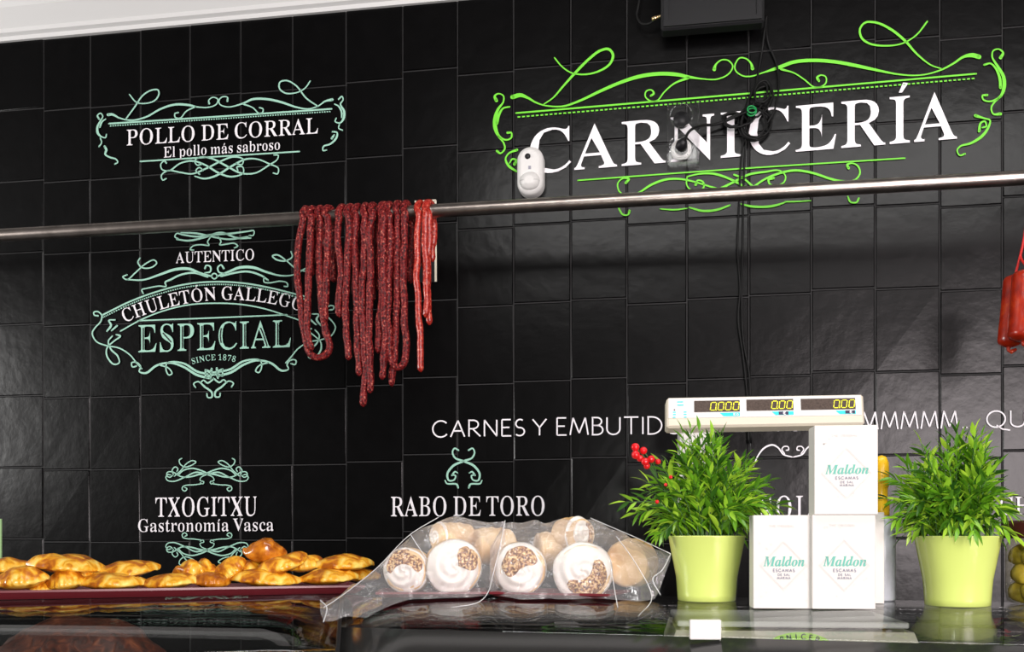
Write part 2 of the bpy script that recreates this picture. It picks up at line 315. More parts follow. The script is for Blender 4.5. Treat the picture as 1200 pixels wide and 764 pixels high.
'Ia': '737;116,-25 67,-19 24,-2 -11,27 -39,64 -56,109 -60,161 -57,215 -47,268 -30,325 -6,380 22,434 55,486 90,533 130,575 173,611 238,653 302,677 363,686 423,675 467,640 470,584 485,669 661,667 548,236 522,104 523,97 523,94 541,105 571,138 623,196 671,172 597,61 516,-4 433,-25 373,-14 335,19 322,75 354,164 334,106 296,58 257,22 214,-4 167,-20|205,96 220,98 239,110 258,127 279,150 298,179 318,211 337,247 354,286 370,325 383,366 395,406 405,445 410,482 415,515 416,544 412,582 400,604 377,611 362,607 344,595 323,575 300,548 279,516 257,478 236,437 217,393 200,348 172,252 166,225 164,200 162,177 168,130 180,105',
'Il': '381;88,-27 51,-23 19,-14 -6,3 -25,25 -38,53 -41,87 -23,187 151,817 163,861 168,892 172,910 169,930 156,941 127,945 105,948 103,991 215,1009 311,1024 409,1035 193,188 179,103 179,98 181,96 200,107 232,141 286,199 331,173 293,109 255,60 218,22 177,-5 133,-20',
'Id': '735;121,-26 71,-20 28,-2 -7,27 -34,69 -48,118 -53,180 -50,228 -41,276 -27,326 -6,377 18,426 47,475 81,521 117,563 159,602 225,648 291,677 360,686 402,681 443,671 463,649 503,838 515,904 515,919 511,930 507,936 495,940 475,943 440,947 439,993 760,1035 539,181 529,93 526,98 534,106 547,119 561,139 580,166 616,199 665,172 626,110 588,61 553,24 516,-4 478,-20 435,-26 376,-15 339,20 326,76 328,105 332,137 359,166 339,106 299,58 260,22 218,-5 171,-20|211,97 227,101 246,113 265,131 286,157 305,186 325,221 344,259 361,299 377,340 390,379 402,419 412,457 418,492 422,521 423,547 419,586 408,609 388,617 376,614 360,603 342,587 321,564 300,536 280,506 260,471 240,434 223,394 207,355 192,315 181,276 172,238 167,204 165,173 166,150 170,131 178,117 187,105 198,100',
'Io': '693;211,-27 143,-19 82,2 31,40 -9,89 -33,148 -41,215 -37,271 -26,326 -4,381 22,435 54,486 92,533 133,575 177,612 227,644 278,668 332,681 385,686 460,678 524,657 575,622 614,574 637,515 644,446 641,392 629,338 611,284 585,229 553,178 516,130 475,87 429,48 379,17 325,-7 269,-22|228,35 243,39 260,50 279,70 299,96 318,128 338,165 355,204 371,247 387,291 400,335 411,379 421,421 426,461 431,498 432,528 425,583 408,616 377,627 362,623 344,612 325,593 304,567 285,537 266,502 248,461 232,420 217,376 204,332 193,286 184,244 177,201 172,163 171,129 178,76 196,44',
'In': '785;467,-26 404,-14 363,26 350,90 351,116 357,147 366,186 378,230 395,281 414,338 465,488 477,541 476,557 475,564 469,567 424,550 373,499 316,414 287,360 258,300 232,234 207,160 184,83 154,-4 -40,-2 74,465 95,557 92,578 80,589 52,593 30,596 26,638 124,653 223,668 339,682 256,426 294,508 347,573 398,623 450,657 505,678 562,686 632,673 677,634 691,569 681,496 670,459 658,419 644,371 599,237 573,155 564,125 565,110 567,102 571,100 577,103 587,111 599,125 666,202 714,176 675,113 635,62 597,25 557,-4 512,-20',
}

# ---- painted or printed marks: 2D shapes laid on a surface through a map fn(x, y) -> 3D point
def strip(mb, pts, fn, w=None, mat=0, n=6, smooth=True, round_end=True):
    pts = [tuple(p) + ((w,) if len(p) == 2 else ()) for p in pts]
    q = spline(pts, n) if smooth and len(pts) > 2 else pts
    if round_end and len(q) > 2 and q[0][2] > 1.5:
        pass
    vs = []
    for i, (x, y, ww) in enumerate(q):
        a = q[max(i - 1, 0)]; b = q[min(i + 1, len(q) - 1)]
        dx, dy = b[0] - a[0], b[1] - a[1]
        l = math.hypot(dx, dy) or 1
        nx, ny = -dy / l * ww / 2, dx / l * ww / 2
        vs += [fn(x + nx, y + ny), fn(x - nx, y - ny)]
    mb.add(vs, [(2 * i, 2 * i + 1, 2 * i + 3, 2 * i + 2) for i in range(len(q) - 1)], mat)
    if round_end:
        for (x, y, ww) in (q[0], q[-1]):
            r = ww / 2
            mb.add([fn(x + r * math.cos(a * math.pi / 4), y + r * math.sin(a * math.pi / 4)) for a in range(8)], [tuple(range(8))], mat)


def poly(mb, pts, fn, mat=0):
    mb.add([fn(x, y) for x, y in pts], [tuple(range(len(pts)))], mat)


def glyph(ch, kind):
    k = kind + ch
    acc = None
    if ch in 'ÁÓÍáí':
        acc = ch; k = kind + {'Á': 'A', 'Ó': 'O', 'Í': 'I', 'á': 'a', 'í': 'i'}[ch]
    s = GLYPHS[k]
    a, body = s.split(';')
    ps = [[tuple(int(c) for c in q.split(',')) for q in p.split()] for p in body.split('|')]
    if acc == 'í':
        ps = [p for p in ps if min(y for x, y in p) < 500]
    if acc:
        cx = sum(x for x, y in ps[0]) / len(ps[0])
        b = 1080 if acc in 'ÁÓÍ' else 760
        ps.append(None); ps.append([(cx - 30, b), (cx + 40, b), (cx + 170, b + 190), (cx + 60, b + 210)])
    return int(a), ps


def serif(mb, text, base, cap, fn, kind='B', mat=0, arc=False, space=330, track=0, cap2=None):
    """serif lettering set between the two ends of base [(x,y),(x,y)] or along a 3-point arc"""
    items = []; x = 0; marks = []
    for ch in text:
        if ch == ' ':
            x += space; continue
        a, ps = glyph(ch, kind)
        mark = None
        if None in ps:
            mark = ps[-1]; ps = ps[:-2]
        items.append((x, ps)); marks.append(mark); x += a + track
    first = min(p[0] for p in items[0][1][0]); last = items[-1]
    lo = min(px for q in items[0][1] for px, py in q); hi = last[0] + max(px for q in last[1] for px, py in q)
    if arc:
        (ax, ay), (bx, by), (cx, cy) = base
        qx, qy = 2 * bx - (ax + cx) / 2, 2 * by - (ay + cy) / 2
        def pos(t):
            return ((1 - t) ** 2 * ax + 2 * t * (1 - t) * qx + t * t * cx, (1 - t) ** 2 * ay + 2 * t * (1 - t) * qy + t * t * cy)
        tab = [(i / 60, pos(i / 60)) for i in range(61)]
        acc = [0]
        for i in range(60): acc.append(acc[-1] + math.dist(tab[i][1], tab[i + 1][1]))
        def at(s):
            s = max(0, min(1, s)) * acc[-1]
            for i in range(60):
                if acc[i + 1] >= s:
                    u = (s - acc[i]) / (acc[i + 1] - acc[i]); break
            t = (i + u) / 60
            p0, p1 = pos(max(0, t - .01)), pos(min(1, t + .01))
            l = math.dist(p0, p1)
            return pos(t), ((p1[0] - p0[0]) / l, (p1[1] - p0[1]) / l)
        L = acc[-1]
    cuts = []
    for (gx, ps), mark in zip(items, marks):
        if arc:
            wch = max(px for q in ps for px, py in q)
            mid = gx + wch / 2
            (ox, oy), (tx, ty) = at((mid - lo) / (hi - lo))
            sx = L / (hi - lo)
            def mp(px, py):
                e = (px - wch / 2) * sx; h = py / 1000 * cap
                return (ox + tx * e + ty * h, oy + ty * e - tx * h)
        else:
            (ax, ay), (bx, by) = base
            def mp(px, py, gx=gx):
                t = (gx + px - lo) / (hi - lo)
                c_ = cap + ((cap2 or cap) - cap) * t
                return (ax + (bx - ax) * t, ay + (by - ay) * t - py / 1000 * c_)
        # outer contours with their holes
        flat = [Vector((px, py, 0)) for q in ps for px, py in q]
        tris = tessellate_polygon([[Vector((px, py, 0)) for px, py in q] for q in ps])
        mb.add([fn(*mp(v.x, v.y)) for v in flat], [tuple(t) for t in tris], mat)
        if mark: mb.add([fn(*mp(*q)) for q in mark], [(0, 1, 2, 3)], mat)
        # middle line of the heavy stroke, for inline lettering
        rowx = []
        for y in range(60, 960, 30):
            xs = sorted(x1 + (y - y1) * (x2 - x1) / (y2 - y1) for q in ps for (x1, y1), (x2, y2) in zip(q, q[1:] + q[:1]) if (y1 > y) != (y2 > y))
            prs = [(a_, b_) for a_, b_ in zip(xs[::2], xs[1::2]) if 90 < b_ - a_ < 330]
            if prs: rowx.append((y, prs))
        cuts.append((rowx, mp))
    return cuts


def _arc(cx, cy, rx, ry, a0, a1, n=10):
    return [(cx + rx * math.cos(math.radians(a0 + (a1 - a0) * i / n)), cy + ry * math.sin(math.radians(a0 + (a1 - a0) * i / n))) for i in range(n + 1)]


STROKES = {   # thin pen lettering: width, polylines in a unit-high box
    'A': (.80, [[(0, 0), (.42, 1), (.80, 0)], [(.17, .36), (.68, .36)]]),
    'B': (.62, [[(.05, 0), (.05, 1)], [(.0, 1)] + _arc(.28, .77, .27, .23, 90, -90) + [(.05, .54)], [(.05, .54)] + _arc(.3, .27, .32, .27, 90, -90) + [(0, 0)]]),
    'C': (.82, [_arc(.46, .5, .46, .5, 45, 320, 16)]),
    'D': (.82, [[(.05, 0), (.05, 1)], [(0, 1)] + _arc(.25, .5, .55, .5, 90, -90, 14) + [(0, 0)]]),
    'E': (.58, [[(.55, 1), (.05, 1), (.05, 0), (.58, 0)], [(.05, .52), (.48, .52)]]),
    'G': (.85, [_arc(.46, .5, .46, .5, 45, 330, 16) + [(.86, .45), (.55, .45)]]),
    'H': (.74, [[(.05, 0), (.05, 1)], [(.7, 0), (.7, 1)], [(.05, .52), (.7, .52)]]),
    'I': (.10, [[(.05, 0), (.05, 1)]]),
    'L': (.52, [[(.05, 1), (.05, 0), (.52, 0)]]),
    'M': (1.0, [[(0, 0), (.16, 1), (.5, .1), (.84, 1), (1.0, 0)]]),
    'N': (.80, [[(.05, 0), (.05, 1), (.75, 0), (.75, 1)]]),
    'O': (.95, [_arc(.475, .5, .475, .5, 0, 360, 22)]),
    'Q': (1.0, [_arc(.475, .5, .475, .5, 0, 360, 22), [(.5, .12), (.8, -.12), (1.2, -.2)]]),
    'R': (.68, [[(.05, 0), (.05, 1)], [(0, 1)] + _arc(.28, .74, .3, .26, 90, -90) + [(.05, .48)], [(.25, .48), (.7, 0)]]),
    'S': (.56, [_arc(.3, .74, .24, .26, 50, 250, 9) + _arc(.28, .25, .27, .25, 80, -140, 11)]),
    'T': (.80, [[(0, 1), (.8, 1)], [(.4, 1), (.4, 0)]]),
    'U': (.78, [[(.03, 1), (.03, .35)] + _arc(.39, .33, .36, .33, 180, 360) + [(.75, 1)]]),
    'Y': (.74, [[(0, 1), (.37, .48), (.74, 1)], [(.37, .48), (.37, 0)]]),
    'K': (.6, [[(.05, 0), (.05, 1)], [(.6, 1), (.05, .45), (.6, 0)]]),
    '.': (.14, [[(.03, .02), (.11, .02)]]),
    '€': (.8, [_arc(.5, .5, .4, .5, 50, 310, 12), [(0, .6), (.6, .6)], [(0, .4), (.55, .4)]]),
    ' ': (.35, []),
}


def pen(mb, text, x0, y0, x1, y1, cap, wid, fn, mat=0, gap=.18, acute=None):
    x = 0; it = []
    for ch in text:
        w, ls = STROKES[ch]; it.append((x, ls)); x += w + gap
    tot = x - gap
    for gx, ls in it:
        for l in ls:
            pts = []
            for px, py in l:
                t = (gx + px) / tot
                pts.append((x0 + (x1 - x0) * t, y0 + (y1 - y0) * t - py * cap, wid))
            run = [pts[0]]                    # cut the stroke at sharp corners so each leg keeps its width
            for i in range(1, len(pts)):
                run.append(pts[i])
                if i < len(pts) - 1:
                    a_ = math.atan2(pts[i][1] - pts[i - 1][1], pts[i][0] - pts[i - 1][0]); b_ = math.atan2(pts[i + 1][1] - pts[i][1], pts[i + 1][0] - pts[i][0])
                    if abs(math.sin((a_ - b_) / 2)) > .42:
                        strip(mb, run, fn, mat=mat, smooth=False, round_end=False); run = [pts[i]]
            strip(mb, run, fn, mat=mat, smooth=False, round_end=False)


# ------------------------------------------------------------------ materials
def new_mat(name):
    m = bpy.data.materials.new(name); m.use_nodes = True
    nt = m.node_tree
    return m, nt, nt.nodes['Principled BSDF']


def setp(b, col=None, rough=None, metal=None, spec=None, coat=None, trans=None, ior=None, sss=None, emit=None, es=None):
    I = b.inputs
    if col is not None: I['Base Color'].default_value = (*col, 1)
    if rough is not None: I['Roughness'].default_value = rough
    if metal is not None: I['Metallic'].default_value = metal
    if spec is not None: I['Specular IOR Level'].default_value = spec
    if coat is not None: I['Coat Weight'].default_value = coat; I['Coat Roughness'].default_value = .12
    if trans is not None: I['Transmission Weight'].default_value = trans
    if ior is not None: I['IOR'].default_value = ior
    if sss is not None: I['Subsurface Weight'].default_value = sss; I['Subsurface Radius'].default_value = (.01, .006, .004)
    if emit is not None: I['Emission Color'].default_value = (*emit, 1); I['Emission Strength'].default_value = es or 1


def plain(name, col, rough=.5, bump=0, bscale=60, var=0, **kw):
    """plain surface with a light procedural grain"""
    m, nt, b = new_mat(name)
    setp(b, col, rough, **kw)
    tc = nt.nodes.new('ShaderNodeTexCoord')
    nz = nt.nodes.new('ShaderNodeTexNoise'); nz.inputs['Scale'].default_value = bscale; nz.inputs['Detail'].default_value = 4
    nt.links.new(tc.outputs['Object'], nz.inputs['Vector'])
    if var:
        r = nt.nodes.new('ShaderNodeValToRGB')
        r.color_ramp.elements[0].position = .3; r.color_ramp.elements[1].position = .7
        r.color_ramp.elements[0].color = (*[c * (1 - var) for c in col], 1)
        r.color_ramp.elements[1].color = (*[min(1, c * (1 + var)) for c in col], 1)
        nt.links.new(nz.outputs['Fac'], r.inputs['Fac']); nt.links.new(r.outputs['Color'], b.inputs['Base Color'])
    if bump:
        bp = nt.nodes.new('ShaderNodeBump'); bp.inputs['Strength'].default_value = bump; bp.inputs['Distance'].default_value = .004
        nt.links.new(nz.outputs['Fac'], bp.inputs['Height']); nt.links.new(bp.outputs['Normal'], b.inputs['Normal'])
    return m


def ramp_mat(name, stops, scale, rough=.4, detail=4, bump=.3, dist=.003, tex='noise', distort=0, **kw):
    m, nt, b = new_mat(name); setp(b, rough=rough, **kw)
    tc = nt.nodes.new('ShaderNodeTexCoord')
    if tex == 'noise':
        t = nt.nodes.new('ShaderNodeTexNoise'); t.inputs['Detail'].default_value = detail; t.inputs['Distortion'].default_value = distort; out = t.outputs['Fac']
    else:
        t = nt.nodes.new('ShaderNodeTexVoronoi'); out = t.outputs['Distance']
    t.inputs['Scale'].default_value = scale
    nt.links.new(tc.outputs['Object'], t.inputs['Vector'])
    r = nt.nodes.new('ShaderNodeValToRGB'); els = r.color_ramp.elements
    while len(els) < len(stops): els.new(.5)
    for e, (p_, c_) in zip(els, stops): e.position = p_; e.color = (*c_, 1)
    nt.links.new(out, r.inputs['Fac']); nt.links.new(r.outputs['Color'], b.inputs['Base Color'])
    if bump:
        bp = nt.nodes.new('ShaderNodeBump'); bp.inputs['Strength'].default_value = bump; bp.inputs['Distance'].default_value = dist
        nt.links.new(out, bp.inputs['Height']); nt.links.new(bp.outputs['Normal'], b.inputs['Normal'])
    return m


def clear_sheet(name, tint=(1, 1, 1), veil=0.0, rough=.05, refl=1.0, bump=0, bscale=40, base=0.0, veilcol=(1, 1, 1)):
    """see-through sheet: light passes straight, the surface mirrors by Fresnel"""
    m = bpy.data.materials.new(name); m.use_nodes = True
    nt = m.node_tree; nt.nodes.remove(nt.nodes['Principled BSDF'])
    out = nt.nodes['Material Output']
    tr = nt.nodes.new('ShaderNodeBsdfTransparent'); tr.inputs[0].default_value = (*tint, 1)
    gl = nt.nodes.new('ShaderNodeBsdfGlossy'); gl.inputs['Roughness'].default_value = rough
    fr = nt.nodes.new('ShaderNodeFresnel')
    gm = nt.nodes.new('ShaderNodeNewGeometry')             # both faces of the thin sheet mirror alike
    io = nt.nodes.new('ShaderNodeMath'); io.operation = 'MULTIPLY_ADD'; io.inputs[1].default_value = 1 / 1.5 - 1.5; io.inputs[2].default_value = 1.5
    nt.links.new(gm.outputs['Backfacing'], io.inputs[0]); nt.links.new(io.outputs[0], fr.inputs['IOR'])
    mul = nt.nodes.new('ShaderNodeMath'); mul.operation = 'MULTIPLY_ADD'; mul.use_clamp = True
    mul.inputs[1].default_value = refl; mul.inputs[2].default_value = base
    nt.links.new(fr.outputs[0], mul.inputs[0])
    mix = nt.nodes.new('ShaderNodeMixShader')
    nt.links.new(mul.outputs[0], mix.inputs[0]); nt.links.new(tr.outputs[0], mix.inputs[1]); nt.links.new(gl.outputs[0], mix.inputs[2])
    last = mix
    if bump:
        tc = nt.nodes.new('ShaderNodeTexCoord'); nz = nt.nodes.new('ShaderNodeTexNoise'); nz.inputs['Scale'].default_value = bscale
        nz.inputs['Detail'].default_value = 5; nz.inputs['Distortion'].default_value = 1.5
        bp = nt.nodes.new('ShaderNodeBump'); bp.inputs['Strength'].default_value = bump; bp.inputs['Distance'].default_value = .006
        nt.links.new(tc.outputs['Object'], nz.inputs['Vector']); nt.links.new(nz.outputs['Fac'], bp.inputs['Height'])
        nt.links.new(bp.outputs['Normal'], gl.inputs['Normal']); nt.links.new(bp.outputs['Normal'], fr.inputs['Normal'])
    if veil:
        df = nt.nodes.new('ShaderNodeBsdfDiffuse'); df.inputs[0].default_value = (*veilcol, 1)
        m2 = nt.nodes.new('ShaderNodeMixShader'); m2.inputs[0].default_value = veil
        nt.links.new(mix.outputs[0], m2.inputs[1]); nt.links.new(df.outputs[0], m2.inputs[2]); last = m2
    nt.links.new(last.outputs[0], out.inputs['Surface'])
    return m


M_TILE = plain('black_slate_tile', (.0018, .0017, .0018), .26, bump=.25, bscale=20, var=.25, spec=.21)
M_GROUT = plain('grey_grout', (.009, .0085, .009), .7)
M_WHITE = plain('white_vinyl', (.86, .83, .86), .6)
M_MINT = plain('mint_vinyl', (.34, .62, .49), .6)
M_LIME = plain('lime_vinyl', (.16, .66, .03), .6)
M_PLASTER = plain('white_plaster', (.64, .64, .63), .8, bump=.05)
M_CEIL = plain('grey_ceiling', (.12, .12, .12), .9)
M_FLOOR = plain('dark_floor', (.05, .05, .05), .5)
M_STEEL = plain('brushed_steel', (.38, .33, .30), .32, bump=.08, bscale=25, var=.18, metal=1.0)
M_BLACK = plain('black_plastic', (.008, .008, .009), .45, spec=.3)
M_CABLE = plain('black_cable', (.005, .005, .005), .5, spec=.2)
M_OFFWHITE = plain('white_plastic', (.66, .65, .63), .4)
M_CREAM = plain('cream_plastic', (.62, .57, .46), .45)
M_POT = plain('lime_glazed_pot', (.64, .76, .19), .22, spec=.5, coat=.3)
M_SOIL = plain('dark_soil', (.012, .010, .008), .9, bump=.8, bscale=120)
M_BERRY = plain('red_berry', (.65, .008, .012), .18)
M_STEM = plain('green_stem', (.05, .14, .02), .5)
M_CARD = plain('white_carton', (.66, .635, .60), .5)
M_CARDSIDE = plain('carton_edge', (.80, .75, .66), .6)
M_TEAL = plain('teal_ink', (.12, .44, .35), .6)
M_GREYINK = plain('grey_ink', (.26, .26, .31), .6)
M_PALEINK = plain('pale_ink', (.615, .595, .57), .6)
M_CYAN = plain('cyan_ink', (.02, .70, .72), .5)
M_NAVY = plain('navy_ink', (.02, .02, .06), .5)
M_SCREEN = plain('brown_display_glass', (.075, .055, .045), .25, bscale=300, var=.3)
M_TRAY = plain('maroon_plastic_tray', (.15, .018, .025), .3)
M_CREAMTOP = plain('whipped_cream', (.90, .87, .80), .45, sss=.15)
M_CINN = ramp_mat('toasted_sugar', [(.40, (.10, .024, .005)), (.50, (.40, .15, .03)), (.60, (.88, .62, .28))], 230, .4, bump=.6)
M_ROLL = ramp_mat('pale_pastry', [(.3, (.58, .33, .12)), (.6, (.84, .60, .31)), (.8, (.90, .75, .50))], 22, .5, bump=.3)
M_PASTRY = ramp_mat('golden_pastry', [(.28, (.20, .036, .003)), (.43, (.52, .16, .007)), (.54, (.84, .41, .02)), (.68, (.95, .70, .16))], 38, .36, bump=.5, dist=.004, distort=.8, detail=6, coat=.25)
M_BROWNPASTRY = ramp_mat('dark_glazed_pastry', [(.3, (.20, .035, .003)), (.55, (.52, .16, .008)), (.75, (.78, .34, .03))], 55, .25, bump=.3, coat=.4)
M_SAUS = ramp_mat('dark_cured_sausage', [(.32, (.018, .002, .003)), (.50, (.13, .008, .010)), (.62, (.27, .022, .020)), (.71, (.62, .22, .15))], 170, .42, detail=3, bump=.8, dist=.003, spec=.2)
M_FRESH = ramp_mat('bright_red_sausage', [(.30, (.17, .008, .006)), (.54, (.40, .022, .014)), (.64, (.52, .07, .04)), (.76, (.78, .38, .25))], 150, .26, detail=3, bump=.5, dist=.003, spec=.6)
M_CHORIZO = ramp_mat('orange_red_casing', [(.3, (.22, .009, .003)), (.6, (.36, .020, .004)), (.8, (.50, .055, .006))], 40, .26, bump=.15, coat=.1)
M_REDSTRING = plain('red_string', (.5, .012, .01), .6)
M_MEAT = ramp_mat('dark_cured_meat', [(.3, (.02, .004, .002)), (.55, (.09, .018, .007)), (.8, (.26, .07, .025))], 45, .5, bump=.8, distort=1.2)
M_PINK = plain('pink_meat', (.5, .08, .10), .4, bump=.4, var=.4, bscale=30)
M_GLASS = clear_sheet('counter_glass', (.93, .95, .94), refl=1.0, rough=.015)
M_CLEAR = clear_sheet('clear_plastic', (.96, .96, .96), rough=.05, refl=.9, base=.0)
M_CELLO = clear_sheet('cellophane', (.97, .96, .965), veil=.10, rough=.16, refl=1.0, bump=1.0, bscale=30, base=.03)
M_JAR = clear_sheet('jar_glass', (.95, .94, .85), refl=1.0, rough=.02)
M_COUNTER = plain('black_counter', (.010, .010, .010), .25)
M_BORDER = plain('dark_glass_border', (.022, .022, .021), .12)
M_LID = plain('maroon_lid', (.055, .012, .010), .3)
M_PICKLE = ramp_mat('yellow_pickle', [(.3, (.28, .20, .02)), (.6, (.62, .50, .07)), (.8, (.72, .64, .22))], 40, .35, bump=.4)
M_YELLOW = plain('yellow_plastic', (.85, .50, .01), .35)
M_PALE = plain('pale_translucent_plastic', (.62, .64, .70), .25, var=.25, bscale=18)
M_GREEN = plain('green_tie', (.02, .30, .08), .4)
M_LEDY = plain('yellow_lit_digit', (.6, .6, .02), .5, emit=(.85, .80, .01), es=.9)
M_LIMETAG = plain('lime_sticker', (.46, .86, .05), .5)
M_GREENCARD = plain('pale_green_card', (.30, .50, .22), .6)
M_BRASS = plain('pale_brass', (.75, .55, .30), .3, metal=1.0)
M_RED = plain('red_ink', (.6, .03, .02), .5)


def leaf_material(name, dark, mid, light):
    m, nt, b = new_mat(name); setp(b, rough=.32, spec=.5)
    g = nt.nodes.new('ShaderNodeNewGeometry')
    r = nt.nodes.new('ShaderNodeValToRGB'); e = r.color_ramp.elements; e.new(.5)
    for el, (p_, c_) in zip(e, [(0, dark), (.55, mid), (1, light)]): el.position = p_; el.color = (*c_, 1)
    nt.links.new(g.outputs['Random Per Island'], r.inputs['Fac']); nt.links.new(r.outputs['Color'], b.inputs['Base Color'])
    tr = nt.nodes.new('ShaderNodeBsdfTranslucent'); nt.links.new(r.outputs['Color'], tr.inputs['Color'])
    mx = nt.nodes.new('ShaderNodeMixShader'); mx.inputs[0].default_value = .22
    nt.links.new(b.outputs[0], mx.inputs[1]); nt.links.new(tr.outputs[0], mx.inputs[2])
    nt.links.new(mx.outputs[0], nt.nodes['Material Output'].inputs['Surface'])
    return m


M_LEAF = leaf_material('leaf', (.018, .085, .010), (.17, .43, .018), (.50, .76, .06))
# ------------------------------------------------------------------ room shell
W0 = Vector((0, D0, 0))


def wl(u, w, z):
    return W0 + WU * u + WN * w + Vector((0, 0, z))


rng = random.Random(4)
b = MB()
b.add([wl(-3.4, -.003, 0), wl(2.6, -.003, 0), wl(2.6, -.003, 3.25), wl(-3.4, -.003, 3.25)], [(0, 1, 2, 3)], 1)
b.add([wl(-3.4, -.12, 0), wl(2.6, -.12, 0), wl(2.6, -.12, 3.25), wl(-3.4, -.12, 3.25)], [(3, 2, 1, 0)], 1)
TW, TH, U0, Z0 = .180, .244, .361, H + .733
iu0, iu1 = int((-3.4 - U0) / TW) + 1, int((2.6 - U0) / TW)
us = {}
for i in range(iu0, iu1 + 2):
    us[i] = U0 + i * TW + (rng.uniform(-.006, .006))
for i in range(iu0, iu1 + 1):
    ph = rng.uniform(-.022, .022)
    for j in range(int(-Z0 / TH), int((3.22 - Z0) / TH) + 1):
        g = .0016
        ua, ub = us[i] + g, us[i + 1] - g
        za, zb = Z0 + j * TH + ph + g, Z0 + (j + 1) * TH + ph - g
        if za < 0: continue
        c = .0028
        t = [rng.uniform(-.0016, .0010) for _ in range(4)]
        vs = [wl(ua, -.003, za), wl(ub, -.003, za), wl(ub, -.003, zb), wl(ua, -.003, zb),
              wl(ua + c, t[0], za + c), wl(ub - c, t[1], za + c), wl(ub - c, t[2], zb - c), wl(ua + c, t[3], zb - c)]
        b.add(vs, [(4, 5, 6, 7), (0, 1, 5, 4), (1, 2, 6, 5), (2, 3, 7, 6), (3, 0, 4, 7)], 0)
struct(b.build('wall_back', [M_TILE, M_GROUT]))

b = MB(); b.box((-4.5, -4.5, -.1), (4.5, 4.5, 0)); struct(b.build('floor', M_FLOOR))
b = MB(); b.box((-4.5, -4.5, 3.22), (4.5, 4.5, 3.32)); struct(b.build('ceiling', M_CEIL))
b = MB()                                          # moulded cornice: profile swept along the wall
prof = [(-.10, 3.052), (.012, 3.052), (.016, 3.064), (.030, 3.070), (.034, 3.082), (.052, 3.100), (.080, 3.128), (.098, 3.160), (.102, 3.172), (.120, 3.176), (.124, 3.194), (.150, 3.198), (.152, 3.23), (-.10, 3.23)]
n = len(prof)
b.add([wl(u, w, z) for u in (-3.4, 2.6) for w, z in prof], [(i, (i + 1) % n, n + (i + 1) % n, n + i) for i in range(n)] + [tuple(range(n))[::-1], tuple(range(n, 2 * n))])
struct(b.build('trim_1', M_PLASTER))

# ------------------------------------------------------------------ painted signs on the wall
WP = lambda x, y: wall_pt(x, y, .004)


def sign(x, y, label, group='white lettering painted on the black tile wall'):
    return thing('painted_sign', wall_pt(x, y, .004), label, 'sign', group)


def zoomed(s, ox, oy):
    return lambda x, y: WP(ox + x / s, oy + y / s)


def mir(pts, c, dy=0):
    return [(2 * c - p[0], p[1] + dy) + tuple(p[2:]) for p in pts]


def strokes(mb, fn, lst, mat=0):
    for l in lst:
        strip(mb, l, fn, mat=mat, n=7)


